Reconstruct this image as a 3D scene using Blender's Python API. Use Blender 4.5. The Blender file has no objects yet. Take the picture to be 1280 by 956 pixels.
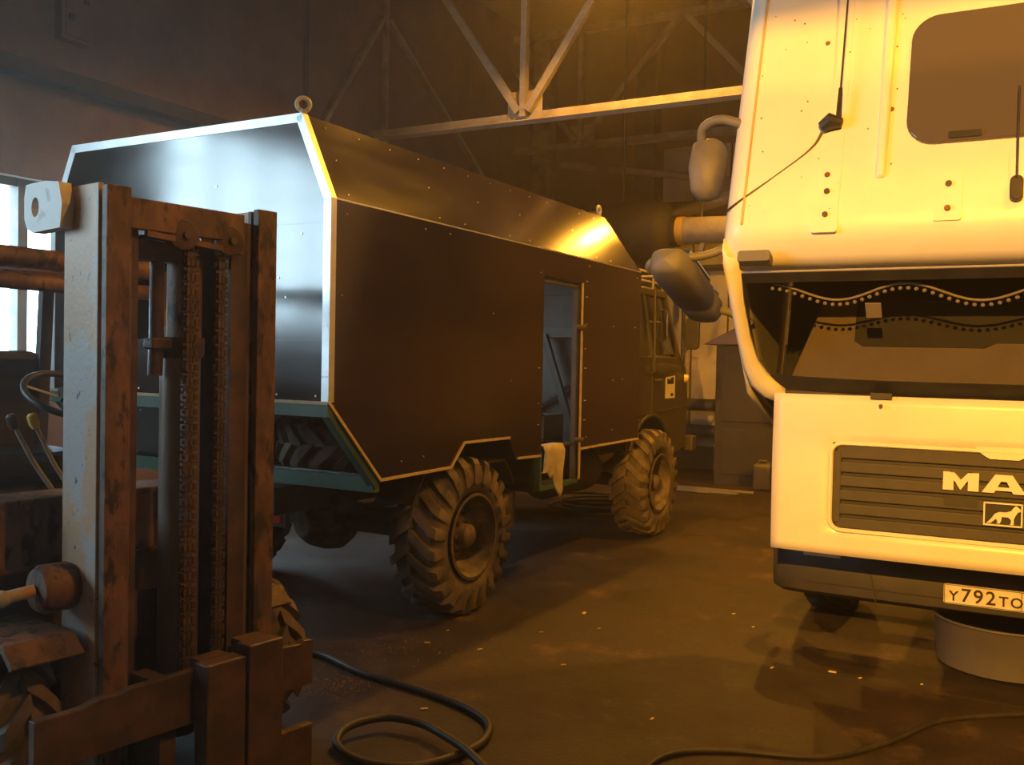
import bpy, bmesh, math, random
from mathutils import Vector, Matrix
random.seed(7)
S = bpy.context.scene
COL = S.collection
PI = math.pi

# ------------------------------------------------------------------ camera
FPX, PITCH, ROLL, CAMH = 1196.0, -0.0232, 0.0193, 1.6
cd = bpy.data.cameras.new('camera'); cam = bpy.data.objects.new('camera', cd); COL.objects.link(cam)
cd.sensor_fit = 'HORIZONTAL'; cd.sensor_width = 36.0; cd.lens = 36.0 * FPX / 1280.0
cd.clip_start = 0.05; cd.clip_end = 200
cam.matrix_world = Matrix.Translation((0, 0, CAMH)) @ Matrix.Rotation(PI/2 + PITCH, 4, 'X') @ Matrix.Rotation(ROLL, 4, 'Z')
S.camera = cam

# ------------------------------------------------------------------ world, light, exposure
W = bpy.data.worlds.new('world'); S.world = W; W.use_nodes = True
W.node_tree.nodes['Background'].inputs[0].default_value = (0.66, 0.87, 1.0, 1)
W.node_tree.nodes['Background'].inputs[1].default_value = 19.0
S.view_settings.view_transform = 'Standard'
try: S.view_settings.look = 'None'
except Exception: pass
S.view_settings.gamma = 1.0
S.view_settings.use_curve_mapping = False
S.view_settings.exposure = 0.0
SODIUM = (1.0, 0.42, 0.035)
HAZE = 0.0065
# lamps in hall coordinates (across, along, up): position, watts
LAMPS = [((1.9, 6.6, 4.55), 420), ((0.6, 3.0, 5.4), 700), ((3.5, 2.6, 5.0), 700), ((5.6, -2.4, 5.3), 450)]  # last two added out of view to light wheels, floor and forklift
ADDED_FLOOD = ((4.9, -11.6, 4.8), 11000)            # unseen floodlight added behind to light the lorry front

# ------------------------------------------------------------------ frames: hall / two trucks / forklift
YG, YM = 0.5101, 0.49
OG = Vector((-1.1802, 6.5144, 0)); OM = Vector((2.324, 4.492, 0)); OK = Vector((-1.134, 3.438, 0))
RK = math.radians(53.13)
def hall(v, u, z=0.0):
    c, s = math.cos(YG), math.sin(YG)
    return Vector((OG.x + v*c + u*s, OG.y - v*s + u*c, z))

# ------------------------------------------------------------------ materials
def mat(name, col, col2=None, rough=0.6, metal=0.0, scale=6.0, thr=(0.4, 0.65), bump=0.0, bscale=60.0,
        stretch=(1, 1, 1), rough2=None, col3=None, thr3=(0.55, 0.7), scale3=18.0, coat=0.0, spec=0.5, detail=6.0, nrough=0.62):
    m = bpy.data.materials.new(name); m.use_nodes = True
    nt = m.node_tree; N = nt.nodes; L = nt.links
    b = N['Principled BSDF']
    b.inputs['Base Color'].default_value = (*col, 1); b.inputs['Roughness'].default_value = rough
    b.inputs['Metallic'].default_value = metal
    b.inputs['Specular IOR Level'].default_value = spec
    if coat: b.inputs['Coat Weight'].default_value = coat; b.inputs['Coat Roughness'].default_value = 0.13
    tc = N.new('ShaderNodeTexCoord'); mp = N.new('ShaderNodeMapping'); mp.inputs['Scale'].default_value = stretch
    L.new(tc.outputs['Object'], mp.inputs[0])
    def noise(sc, d=detail):
        n = N.new('ShaderNodeTexNoise'); n.inputs['Scale'].default_value = sc; n.inputs['Detail'].default_value = d
        n.inputs['Roughness'].default_value = nrough
        L.new(mp.outputs[0], n.inputs['Vector']); return n.outputs['Fac']
    def ramp(src, a, c):
        r = N.new('ShaderNodeMapRange'); r.inputs[1].default_value = a; r.inputs[2].default_value = c
        L.new(src, r.inputs[0]); return r.outputs[0]
    last = None
    if col2 is not None:
        f = ramp(noise(scale), *thr)
        mx = N.new('ShaderNodeMix'); mx.data_type = 'RGBA'
        mx.inputs[6].default_value = (*col, 1); mx.inputs[7].default_value = (*col2, 1)
        L.new(f, mx.inputs[0]); last = mx.outputs[2]
        if rough2 is not None:
            mr = N.new('ShaderNodeMapRange'); mr.inputs[3].default_value = rough; mr.inputs[4].default_value = rough2
            L.new(f, mr.inputs[0]); L.new(mr.outputs[0], b.inputs['Roughness'])
    if col3 is not None:
        f3 = ramp(noise(scale3), *thr3)
        mx = N.new('ShaderNodeMix'); mx.data_type = 'RGBA'
        if last is None: mx.inputs[6].default_value = (*col, 1)
        else: L.new(last, mx.inputs[6])
        mx.inputs[7].default_value = (*col3, 1); L.new(f3, mx.inputs[0]); last = mx.outputs[2]
    if last is not None: L.new(last, b.inputs['Base Color'])
    if bump:
        bp = N.new('ShaderNodeBump'); bp.inputs['Strength'].default_value = bump; bp.inputs['Distance'].default_value = 0.01
        L.new(noise(bscale, 4), bp.inputs['Height']); L.new(bp.outputs[0], b.inputs['Normal'])
    return m

def emis(name, col, st):
    m = bpy.data.materials.new(name); m.use_nodes = True
    b = m.node_tree.nodes['Principled BSDF']
    b.inputs['Base Color'].default_value = (*col, 1); b.inputs['Emission Color'].default_value = (*col, 1)
    b.inputs['Emission Strength'].default_value = st
    return m

def glass(name, tint, gl=0.12, rough=0.02):
    m = bpy.data.materials.new(name); m.use_nodes = True
    nt = m.node_tree; N = nt.nodes; L = nt.links
    N.remove(N['Principled BSDF']); out = N['Material Output']
    t = N.new('ShaderNodeBsdfTransparent'); t.inputs[0].default_value = (*tint, 1)
    g = N.new('ShaderNodeBsdfGlossy'); g.inputs['Roughness'].default_value = rough
    lw = N.new('ShaderNodeLayerWeight'); lw.inputs[0].default_value = 0.5
    pw = N.new('ShaderNodeMath'); pw.operation = 'POWER'; pw.inputs[1].default_value = 5.0
    fr = N.new('ShaderNodeMath'); fr.operation = 'MULTIPLY_ADD'; fr.inputs[1].default_value = 0.9; fr.inputs[2].default_value = 0.045
    L.new(lw.outputs['Facing'], pw.inputs[0]); L.new(pw.outputs[0], fr.inputs[0])
    x = N.new('ShaderNodeMixShader')
    L.new(fr.outputs[0], x.inputs[0]); L.new(t.outputs[0], x.inputs[1]); L.new(g.outputs[0], x.inputs[2])
    L.new(x.outputs[0], out.inputs[0])
    return m

M = {}
M['floor'] = mat('oily_concrete', (0.020, 0.0138, 0.0108), (0.046, 0.030, 0.0215), rough=0.5, rough2=0.75, spec=0.35, scale=1.6, thr=(0.40, 0.62),
                 nrough=0.75, col3=(0.15, 0.092, 0.056), thr3=(0.56, 0.72), scale3=1.5, bump=0.6, bscale=40, detail=11)
M['plaster'] = mat('old_plaster', (0.20, 0.135, 0.08), (0.14, 0.092, 0.055), rough=0.9, scale=1.3, col3=(0.15, 0.12, 0.09), thr3=(0.6, 0.8), scale3=3.0, bump=0.2)
M['pale_plaster'] = mat('whitewashed_plaster', (0.52, 0.47, 0.40), (0.38, 0.33, 0.27), rough=0.9, scale=1.5, bump=0.2)
M['roofslab'] = mat('sooty_roof_slab', (0.17, 0.14, 0.115), (0.11, 0.09, 0.075), rough=0.95, scale=0.8)
M['steel_paint'] = mat('dusty_grey_steel', (0.36, 0.32, 0.26), (0.25, 0.21, 0.17), rough=0.6, scale=5)
M['dark_steel'] = mat('dark_steel', (0.05, 0.045, 0.04), (0.09, 0.07, 0.05), rough=0.55, scale=7)
M['ply'] = mat('film_faced_plywood', (0.018, 0.0095, 0.0068), (0.026, 0.0135, 0.0095), rough=0.14, rough2=0.21, scale=2.2, thr=(0.35, 0.7),
               stretch=(0.35, 0.35, 2.2), spec=0.9, coat=0.5)
M['ply_edge'] = mat('pale_plywood_edge', (0.55, 0.45, 0.28), (0.45, 0.34, 0.2), rough=0.7, scale=20)
M['alu'] = mat('aluminium_angle', (0.82, 0.84, 0.85), (0.72, 0.74, 0.76), rough=0.38, metal=0.75, scale=9)
M['screw'] = mat('zinc_screw', (0.75, 0.72, 0.65), rough=0.35, metal=0.6)
M['green'] = mat('green_paint', (0.055, 0.12, 0.085), (0.075, 0.15, 0.105), rough=0.45, scale=5)
M['inner'] = mat('grey_inner_lining', (0.13, 0.115, 0.10), (0.09, 0.08, 0.07), rough=0.8, scale=3)
M['khaki'] = mat('khaki_paint', (0.042, 0.036, 0.019), (0.055, 0.046, 0.025), rough=0.42, scale=4)
M['rubber'] = mat('dusty_tyre_rubber', (0.08, 0.064, 0.05), (0.22, 0.165, 0.115), rough=0.85, scale=5, thr=(0.4, 0.7), bump=0.2, bscale=50)
M['rubber_dark'] = mat('black_rubber', (0.022, 0.02, 0.018), (0.04, 0.033, 0.027), rough=0.5, scale=8)
M['rimm'] = mat('muddy_rim', (0.06, 0.048, 0.033), (0.19, 0.135, 0.085), rough=0.65, scale=9)
M['white'] = mat('white_truck_paint', (0.80, 0.78, 0.72), (0.76, 0.73, 0.66), rough=0.36, scale=3, col3=(0.62, 0.55, 0.42), thr3=(0.68, 0.85), scale3=5, coat=0.15)
M['grille'] = mat('grey_grille_plastic', (0.048, 0.043, 0.042), (0.058, 0.052, 0.048), rough=0.6, scale=14)
M['blackpl'] = mat('black_plastic', (0.018, 0.017, 0.018), (0.03, 0.028, 0.028), rough=0.5, scale=9)
M['bumper'] = mat('dark_grey_bumper', (0.045, 0.043, 0.048), (0.06, 0.055, 0.055), rough=0.5, scale=6)
M['mirror_pl'] = mat('grey_mirror_shell', (0.13, 0.125, 0.13), (0.16, 0.15, 0.145), rough=0.55, scale=9)
M['chrome'] = mat('chrome_letters', (0.86, 0.84, 0.78), rough=0.25, metal=0.2)  # pale, mostly diffuse colour stands in for the bright reflection
M['hatch'] = mat('smoked_hatch_glass', (0.10, 0.085, 0.075), rough=0.14, spec=0.7)
M['gutter'] = mat('sealant_seam', (0.50, 0.40, 0.22), rough=0.7)
M['rustspot'] = mat('rust_streak', (0.14, 0.06, 0.02), (0.22, 0.11, 0.045), rough=0.8, scale=30)
M['wind'] = glass('windscreen_glass', (0.62, 0.62, 0.62))
M['pane'] = glass('window_pane', (0.93, 0.96, 0.97))
M['tan'] = mat('tan_cab_lining', (0.27, 0.22, 0.17), (0.24, 0.19, 0.145), rough=0.8, scale=5)
M['plate'] = mat('number_plate_white', (0.72, 0.70, 0.66), (0.58, 0.54, 0.48), rough=0.5, scale=14)
M['ink'] = mat('black_ink', (0.012, 0.012, 0.012), rough=0.5)
M['pearl'] = mat('cream_beads', (0.55, 0.48, 0.38), rough=0.5)
M['rust'] = mat('rusty_orange_paint', (0.19, 0.10, 0.05), (0.09, 0.05, 0.03), rough=0.6, scale=9, thr=(0.42, 0.58), stretch=(1, 1, .45),
                col3=(0.03, 0.021, 0.016), thr3=(0.53, 0.60), scale3=20, bump=0.3, bscale=40)
M['worn'] = mat('worn_grey_and_orange_paint', (0.40, 0.37, 0.35), (0.50, 0.30, 0.17), rough=0.5, scale=4.2, thr=(0.41, 0.49), stretch=(1, 1, .8),
                col3=(0.10, 0.075, 0.06), thr3=(0.63, 0.68), scale3=22, bump=0.2)
M['palesteel'] = mat('pale_spotted_steel', (0.60, 0.58, 0.55), (0.40, 0.34, 0.30), rough=0.5, scale=12, thr=(0.58, 0.66))
M['grease'] = mat('greasy_brown_steel', (0.055, 0.036, 0.024), (0.12, 0.065, 0.033), rough=0.4, scale=9, bump=0.2)
M['rod'] = mat('bare_grey_barrel', (0.21, 0.17, 0.14), (0.11, 0.07, 0.045), rough=0.38, metal=0.3, scale=5, stretch=(1, 1, .3))
M['cloth'] = mat('pale_rag', (0.62, 0.54, 0.40), (0.48, 0.40, 0.28), rough=0.95, scale=14, bump=0.3)
M['cardboard'] = mat('brown_cardboard', (0.22, 0.13, 0.07), (0.17, 0.10, 0.055), rough=0.85, scale=6)
M['tub'] = mat('grey_plastic_tub', (0.105, 0.098, 0.115), (0.085, 0.078, 0.09), rough=0.5, scale=4)  # colour darkened to stand for the shade around the basin
M['sticker'] = mat('cream_sticker', (0.62, 0.56, 0.40), rough=0.6)
M['redlens'] = mat('red_lens', (0.55, 0.03, 0.02), rough=0.2)
M['amber'] = mat('pale_amber_lens', (0.75, 0.5, 0.2), rough=0.25)
M['mirrorg'] = mat('mirror_glass', (0.8, 0.85, 0.9), rough=0.05, metal=1.0)
M['chip'] = mat('pale_wood_chip', (0.62, 0.47, 0.27), rough=0.8)
M['dust'] = mat('brown_sawdust', (0.22, 0.145, 0.08), (0.13, 0.085, 0.05), rough=0.9, scale=9)
M['yellow'] = mat('yellow_band', (0.65, 0.42, 0.06), rough=0.6)
M['canister'] = mat('grey_canister', (0.12, 0.10, 0.08), (0.085, 0.07, 0.055), rough=0.6, scale=6)
M['bulb'] = emis('sodium_bulb', (1.0, 0.55, 0.15), 40)
M['near_black'] = mat('near_black_steel', (0.017, 0.014, 0.012), (0.026, 0.02, 0.016), rough=0.7, scale=5)  # on the ledge beam this dark colour stands for shade
M['rods'] = mat('bare_steel_bar', (0.20, 0.18, 0.155), rough=0.45, metal=0.6)

# ------------------------------------------------------------------ mesh helpers
class MB:
    def __init__(s): s.v = []; s.f = []
    def add(s, vs, fs):
        n = len(s.v); s.v += [Vector(p) for p in vs]; s.f += [tuple(i+n for i in f) for f in fs]; return s
    def box(s, a, b, rot=None, c=None):
        x0, y0, z0 = a; x1, y1, z1 = b
        vs = [Vector(p) for p in ((x0,y0,z0),(x1,y0,z0),(x1,y1,z0),(x0,y1,z0),(x0,y0,z1),(x1,y0,z1),(x1,y1,z1),(x0,y1,z1))]
        if rot is not None:
            c = Vector(c) if c is not None else (Vector(a)+Vector(b))/2
            vs = [rot @ (p-c) + c for p in vs]
        return s.add(vs, [(3,2,1,0),(4,5,6,7),(0,1,5,4),(1,2,6,5),(2,3,7,6),(3,0,4,7)])
    def bar(s, p, q, w, h, up=(0, 0, 1)):                 # rectangular bar from p to q
        p = Vector(p); q = Vector(q); d = (q-p).normalized(); up = Vector(up)
        if abs(d.dot(up)) > .98: up = Vector((0, 1, 0)) if abs(d.y) < .9 else Vector((1, 0, 0))
        x = d.cross(up).normalized(); z = x.cross(d).normalized()
        vs = [e + x*sx*w/2 + z*sz*h/2 for e in (p, q) for sx, sz in ((-1,-1),(1,-1),(1,1),(-1,1))]
        return s.add(vs, [(3,2,1,0),(4,5,6,7),(0,1,5,4),(1,2,6,5),(2,3,7,6),(3,0,4,7)])
    def tube(s, pts, r, n=10, closed=False):
        pts = [Vector(p) for p in pts]; m = len(pts); rs = r if isinstance(r, (list, tuple)) else [r]*m
        rings = []; prev = None
        for i, p in enumerate(pts):
            if closed: d = pts[(i+1) % m] - pts[i-1]
            else: d = pts[min(i+1, m-1)] - pts[max(i-1, 0)]
            d.normalize()
            if prev is None:
                prev = Vector((0, 0, 1)) if abs(d.z) < .9 else Vector((1, 0, 0))
            x = (prev - d*prev.dot(d))
            if x.length < 1e-6: x = d.orthogonal()
            x.normalize(); y = d.cross(x); prev = x
            rings.append([p + (x*math.cos(2*PI*k/n) + y*math.sin(2*PI*k/n))*rs[i] for k in range(n)])
        vs = [q for R in rings for q in R]; fs = []
        for i in range(m if closed else m-1):
            a, b = i*n, ((i+1) % m)*n
            fs += [(a+k, a+(k+1) % n, b+(k+1) % n, b+k) for k in range(n)]
        if not closed: fs += [tuple(range(n-1, -1, -1)), tuple((m-1)*n+k for k in range(n))]
        return s.add(vs, fs)
    def cyl(s, p, q, r, n=20, r2=None): return s.tube([p, q], [r, r if r2 is None else r2], n)
    def lathe(s, prof, o, axis, n=32, closed=False, a0=0.0, a1=2*PI):       # prof: (radius, along)
        o = Vector(o); ax = Vector(axis).normalized(); x = ax.orthogonal().normalized(); y = ax.cross(x)
        full = abs(a1-a0-2*PI) < 1e-6; k = n if full else n+1
        vs = []
        for i in range(k):
            t = a0 + (a1-a0)*i/n; d = x*math.cos(t) + y*math.sin(t)
            vs += [o + d*r + ax*h for r, h in prof]
        m = len(prof); fs = []
        for i in range(n):
            a, b = i*m, ((i+1) % k)*m
            for j in range(m if closed else m-1):
                j2 = (j+1) % m; fs.append((a+j, a+j2, b+j2, b+j))
        return s.add(vs, fs)
    def prism(s, poly, fn, t0, t1):                       # poly (a,b) -> fn(a,b,t)
        n = len(poly); vs = [fn(a, b, t0) for a, b in poly] + [fn(a, b, t1) for a, b in poly]
        return s.add(vs, [tuple(range(n-1, -1, -1)), tuple(range(n, 2*n))] + [(i, (i+1) % n, n+(i+1) % n, n+i) for i in range(n)])
    def grid(s, P):
        r, c = len(P), len(P[0])
        return s.add([p for R in P for p in R], [(i*c+j, i*c+j+1, (i+1)*c+j+1, (i+1)*c+j) for i in range(r-1) for j in range(c-1)])
    def build(s, name, m, parent=None, bev=0.0, smooth=False, label=None, kind=None, solid=0.0, loc=None):
        me = bpy.data.meshes.new(name); me.from_pydata([tuple(p) for p in s.v], [], s.f); me.update()
        bm = bmesh.new(); bm.from_mesh(me); bmesh.ops.recalc_face_normals(bm, faces=bm.faces); bm.to_mesh(me); bm.free()
        me.materials.append(M[m] if isinstance(m, str) else m)
        o = bpy.data.objects.new(name, me); COL.objects.link(o)
        if parent is not None: o.parent = parent
        if loc is not None: o.location = loc
        if solid:
            md = o.modifiers.new('solid', 'SOLIDIFY'); md.thickness = solid; md.offset = 0
        if bev:
            md = o.modifiers.new('bevel', 'BEVEL'); md.width = bev; md.segments = 2; md.limit_method = 'ANGLE'; md.angle_limit = math.radians(40)
        if smooth:
            for p in me.polygons: p.use_smooth = True
            if smooth != 'all': me.set_sharp_from_angle(angle=math.radians(38))
        if label: o['label'] = label
        if kind: o['kind'] = kind
        return o
def tag(o, label, cat, group=None):
    o['label'] = label; o['category'] = cat
    if group: o['group'] = group
    return o
def thing(name, label, cat, loc=(0, 0, 0), rz=0.0, group=None):
    o = bpy.data.objects.new(name, None); COL.objects.link(o); o.location = loc; o.rotation_euler = (0, 0, rz)
    o.empty_display_size = .2
    return tag(o, label, cat, group)
def struct(o): o['kind'] = 'structure'; return o
def copy_tree(o, parent=None):
    c = o.copy(); COL.objects.link(c); c.parent = parent
    for ch in o.children: copy_tree(ch, c)
    return c
def rrect(x0, x1, z0, z1, r, n=5):
    out = []
    for cx, cz, a in ((x1-r, z0+r, -90), (x1-r, z1-r, 0), (x0+r, z1-r, 90), (x0+r, z0+r, 180)):
        for i in range(n+1):
            t = math.radians(a + 90*i/n); out.append((cx + r*math.cos(t), cz + r*math.sin(t)))
    return out
def spline(pts, n=8, closed=False):
    pts = [Vector(p) for p in pts]; m = len(pts); out = []
    for i in range(m if closed else m-1):
        g = (lambda k: pts[k % m]) if closed else (lambda k: pts[max(0, min(m-1, k))])
        p0, p1, p2, p3 = g(i-1), g(i), g(i+1), g(i+2)
        for j in range(n):
            t = j/n
            out.append(0.5*((2*p1) + (p2-p0)*t + (2*p0-5*p1+4*p2-p3)*t*t + (3*p1-p0-3*p2+p3)*t**3))
    if not closed: out.append(pts[-1])
    return out

# ================================================================== THE HALL
VL, VR, UN, UF, ZC = -3.3, 8.5, -12.0, 9.0, 6.9
def hroot(name):
    o = bpy.data.objects.new(name, None); COL.objects.link(o); o.location = OG; o.rotation_euler = (0, 0, -YG)
    o['kind'] = 'structure'; return o
def hmesh(mb, name, m, **k):
    o = mb.build(name, m, **k); o.location = OG; o.rotation_euler = (0, 0, -YG); return o
struct(hmesh(MB().box((VL-.3, UN-.3, -.15), (VR+.3, UF+.3, 0)), 'floor', 'floor'))
struct(hmesh(MB().box((VL-.3, UN-.3, ZC), (VR+.3, UF+.3, ZC+.2)), 'ceiling', 'roofslab'))
# left wall with window openings (u0,u1,z0,z1)
WIN = [(-8.6, -4.2, 1.9, 4.0), (-1.49, 2.11, 1.39, 3.05)]
mb = MB()
cuts = [UN-.3] + [c for w in WIN for c in w[:2]] + [UF+.3]
for i in range(len(cuts)-1):
    a, b = cuts[i], cuts[i+1]
    if i % 2 == 0: mb.box((VL-.3, a, 0), (VL, b, ZC))
    else:
        w = WIN[i//2]; mb.box((VL-.3, a, 0), (VL, b, w[2])); mb.box((VL-.3, a, w[3]), (VL, b, ZC))
struct(hmesh(mb, 'wall_left', 'plaster'))
struct(hmesh(MB().box((VL-.3, UF, 0), (VR+.3, UF+.3, ZC)), 'wall_far', 'plaster'))
struct(hmesh(MB().box((VR, UN, 0), (VR+.3, UF, ZC)), 'wall_right', 'plaster'))
struct(hmesh(MB().box((VL-.3, UN-.3, 0), (VR+.3, UN, ZC)), 'wall_near', 'plaster'))
# ledge beam along the left wall, coloured near black for the shade under it
struct(hmesh(MB().box((VL, UN, 3.86), (VL+.16, UF, 3.99)), 'trim_1', 'near_black', bev=.01))
for k, (u0, u1, z0, z1) in enumerate(WIN):
    r = hroot('window_%d' % (k+1))
    MB().box((VL-.2, u0, z1-.07), (VL-.1, u1, z1)).build('frame_rail', 'dark_steel', r)
    MB().box((VL-.2, u0, z0), (VL-.1, u1, z0+.07)).build('frame_rail', 'dark_steel', r)
    n = max(2, round((u1-u0)/.72)); du = (u1-u0)/n
    if k: off = (-.05 - u0) % du
    for i in range(n+1):
        u = u0 + i*du
        MB().box((VL-.21, max(u0, u-.045), z0), (VL-.09, min(u1, u+.045), z1)).build('mullion', 'dark_steel', r)
        if i < n: MB().box((VL-.155, u+.04, z0+.06), (VL-.145, u+du-.04, z1-.06)).build('pane', 'pane', r)
    MB().box((VL-.02, u0-.05, z0-.06), (VL+.08, u1+.05, z0)).build('sill', 'pale_plaster', r)
    ld = bpy.data.lights.new('sky_portal', 'AREA'); ld.shape = 'RECTANGLE'; ld.size = u1-u0; ld.size_y = z1-z0
    ld.cycles.is_portal = True
    lo = bpy.data.objects.new('sky_portal', ld); COL.objects.link(lo)
    lo.matrix_world = Matrix.Translation(hall(VL-.28, (u0+u1)/2, (z0+z1)/2)) @ Matrix.Rotation(-YG, 4, 'Z') @ Matrix(((0,0,-1,0),(1,0,0,0),(0,-1,0,0),(0,0,0,1)))
# far wall: pilasters and whitewashed panels between them
for i, v in enumerate((-3.1, -1.28, 2.6, 6.4)):
    struct(hmesh(MB().box((v-.16, UF-.25, 0), (v+.16, UF, ZC)), 'trim_%d' % (2+i), 'dark_steel' if i == 1 else 'steel_paint', bev=.01))
for k, (v0, v1, z0, z1) in enumerate(((-1.05, -.56, .35, 4.9), (-.53, .0, .35, 3.0), (-.53, .0, 3.04, 4.9), (.03, .8, .35, 3.0), (.03, .8, 3.04, 4.9), (.83, 2.4, .35, 4.9))):
    struct(hmesh(MB().box((v0, UF-.05, z0), (v1, UF, z1)), 'trim_%d' % (6+k), 'pale_plaster', bev=.008))

# roof trusses (lower chord, posts, diagonals, gussets)
def truss(name, u, nodes, zb, zt, label, first):
    r = thing(name, label, 'roof truss', OG, -YG, 'roof trusses')
    MB().box((VL, u-.09, zb-.05), (VR, u+.09, zb-.035)).build('chord_flange', 'steel_paint', r)
    MB().box((VL, u-.012, zb-.035), (VR, u+.012, zb+.06)).build('chord_web', 'steel_paint', r)
    MB().box((VL, u-.06, zt), (VR, u+.06, zt+.1)).build('top_chord', 'steel_paint', r)
    for i, v in enumerate(nodes):
        MB().box((v-.22, u-.024, zb-.02), (v+.22, u-.012, zb+.30)).build('gusset_plate', 'steel_paint', r, bev=.004)
        MB().bar((v, u-.05, zb), (v, u-.05, zt), .075, .075, (0, 1, 0)).build('post', 'steel_paint', r)
        for q in (-1, 1):
            MB().bar((v+q*.06, u-.06-q*.01, zb+.06), (v+q*1.55, u-.06-q*.01, zt), .085, .07, (0, 1, 0)).build('diagonal', 'steel_paint', r)
    return r
truss('roof_truss', 4.4, (-1.0, 2.2, 5.4), 4.33, 6.5, 'steel roof truss with gusset plate over the plywood box truck cab', True)
truss('roof_truss', 8.2, (-2.1, 1.1, 4.3), 4.9, 6.6, 'far steel roof truss close to the far wall', False)
truss('roof_truss', -1.6, (-1.0, 2.2, 5.4), 4.33, 6.5, 'unseen steel roof truss added over the forklift', False)  # unseen truss added to carry on the spacing
truss('roof_truss', -7.6, (-1.0, 2.2, 5.4), 4.33, 6.5, 'unseen steel roof truss added behind to shade the lorry roof', False)  # unseen truss added; its chord throws the shade band on the lorry roof
# bracing on the left wall, hanging rod
r = thing('wall_brace', 'thin steel post and slanting braces high on the window wall', 'brace', OG, -YG)
MB().bar((VL+.06, 4.75, 3.95), (VL+.06, 4.75, ZC), .07, .07).build('post', 'steel_paint', r)
MB().bar((VL+.06, 4.7, 5.9), (VL+.06, 3.35, 4.0), .08, .06).build('diagonal', 'steel_paint', r)
MB().bar((VL+.06, 4.8, 5.9), (VL+.06, 7.2, 4.3), .08, .06).build('diagonal', 'steel_paint', r)
o = MB().cyl((VL+.1, 3.23, 3.99), (VL+.1, 3.23, ZC), .028, 10).build('wall_pipe', 'dark_steel'); o.location = OG; o.rotation_euler = (0, 0, -YG)
tag(o, 'thin dark vertical pipe on the window wall above the plywood box', 'pipe')
r = thing('switch_box', 'grey electric box with conduit high on the window wall', 'electric box', OG, -YG)
MB().box((VL, .16, 4.28), (VL+.1, .46, 4.75)).build('box_body', 'plaster', r, bev=.01)
MB().box((VL+.1, .19, 4.31), (VL+.115, .43, 4.72)).build('box_door', 'plaster', r, bev=.005)
MB().box((VL+.115, .22, 4.45), (VL+.13, .27, 4.5)).build('latch', 'dark_steel', r)
MB().box((VL+.115, .36, 4.62), (VL+.13, .41, 4.66)).build('latch', 'dark_steel', r)
# pipes across the far wall
for k, (p, q, rad, m, lab) in enumerate((
    ((-4.0, 8.7, 4.83), (2.3, 8.7, 3.93), .055, 'steel_paint', 'pale slanting pipe crossing the far wall under the truss'),
    ((-1.5, 8.25, 3.55), (3.4, 8.25, 4.75), .09, 'steel_paint', 'thick rising pipe on the far wall beside the column'),
    ((-3.0, 8.6, 4.0), (3.0, 8.6, 3.93), .04, 'dark_steel', 'thin dark pipe level along the far wall'),
    ((-1.1, 8.85, 3.06), (3.0, 8.85, 3.03), .035, 'dark_steel', 'thin dark pipe along the pale far wall panels'),
    ((-1.2, 8.5, 1.0), (2.8, 8.5, 1.0), .09, 'dark_steel', 'thick black heating pipe low on the far wall, upper one'),
    ((-1.2, 8.5, .62), (2.8, 8.5, .62), .09, 'dark_steel', 'thick black heating pipe low on the far wall, lower one'),
    ((-.62, 8.8, .4), (-.62, 8.8, 3.0), .03, 'dark_steel', 'thin upright pipe on the pale far wall panel'))):
    p = Vector(p); q = Vector(q)
    if k < 4 and k != 2: p.x = max(p.x, -3.2)
    o = MB().cyl(p, q, rad, 12).build('pipe', m, smooth=True); o.location = OG; o.rotation_euler = (0, 0, -YG); tag(o, lab, 'pipe')
# air heater and its duct under the roof
r = thing('air_heater', 'big dark drum air heater with a pale duct near the far wall', 'air heater', hall(-.85, 7.5, 3.42), -YG)
MB().lathe([(0, -.55), (.30, -.55), (.42, -.42), (.45, -.1), (.45, .3), (.38, .42), (.22, .5), (.22, .58), (0, .58)], (0, 0, 0), (1, 0, 0), 36).build('drum', 'near_black', r, smooth=True)
MB().cyl((.5, 0, 0), (2.0, 0, -.03), .185, 28).build('duct', 'steel_paint', r, smooth=True)
MB().lathe([(.188, .52), (.193, .52), (.193, .68), (.188, .68)], (0, 0, 0), (1, 0, 0), 28).build('band', 'yellow', r, smooth=True, label='yellow painted band')
for x in (-.25, .9): MB().cyl((x, 0, .1), (x, 0, ZC-3.42), .02, 8).build('hanger_rod', 'dark_steel', r)
MB().bar((.95, -.02, -.15), (.8, -.02, -.75), .06, .06).build('support_strut', 'steel_paint', r)

# sodium lamps
for k, ((v, u, z), P) in enumerate(LAMPS):
    lab = ('sodium high-bay lamp hanging before the far wall', 'sodium high-bay lamp hanging over the plywood box truck', 'unseen sodium lamp added behind the tipped lorry cab to light wheels and floor', 'unseen sodium lamp added near the right wall to light floor and forklift')[k]
    r = thing('high_bay_lamp', lab, 'lamp', hall(v, u, z), -YG, 'sodium lamps under the roof')
    MB().lathe([(.05, .34), (.10, .30), (.17, .18), (.24, .02), (.235, .021), (.165, .17), (.095, .285), (.04, .32)], (0, 0, 0), (0, 0, 1), 28).build('lamp_shade', 'dark_steel', r, smooth=True)
    MB().cyl((0, 0, .32), (0, 0, .5), .06, 16).build('ballast', 'dark_steel', r)
    MB().cyl((0, 0, .5), (0, 0, ZC-z), .012, 8).build('hanger_rod', 'dark_steel', r)
    MB().lathe([(0, .19), (.02, .195), (.03, .22), (.025, .26), (.0, .29)], (0, 0, 0), (0, 0, 1), 16).build('bulb', 'bulb', r, smooth=True)
    ld = bpy.data.lights.new('sodium_light', 'POINT'); ld.energy = P; ld.color = SODIUM; ld.shadow_soft_size = .05
    lo = bpy.data.objects.new('sodium_light', ld); COL.objects.link(lo); lo.parent = r; lo.location = (0, 0, .125)

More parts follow.
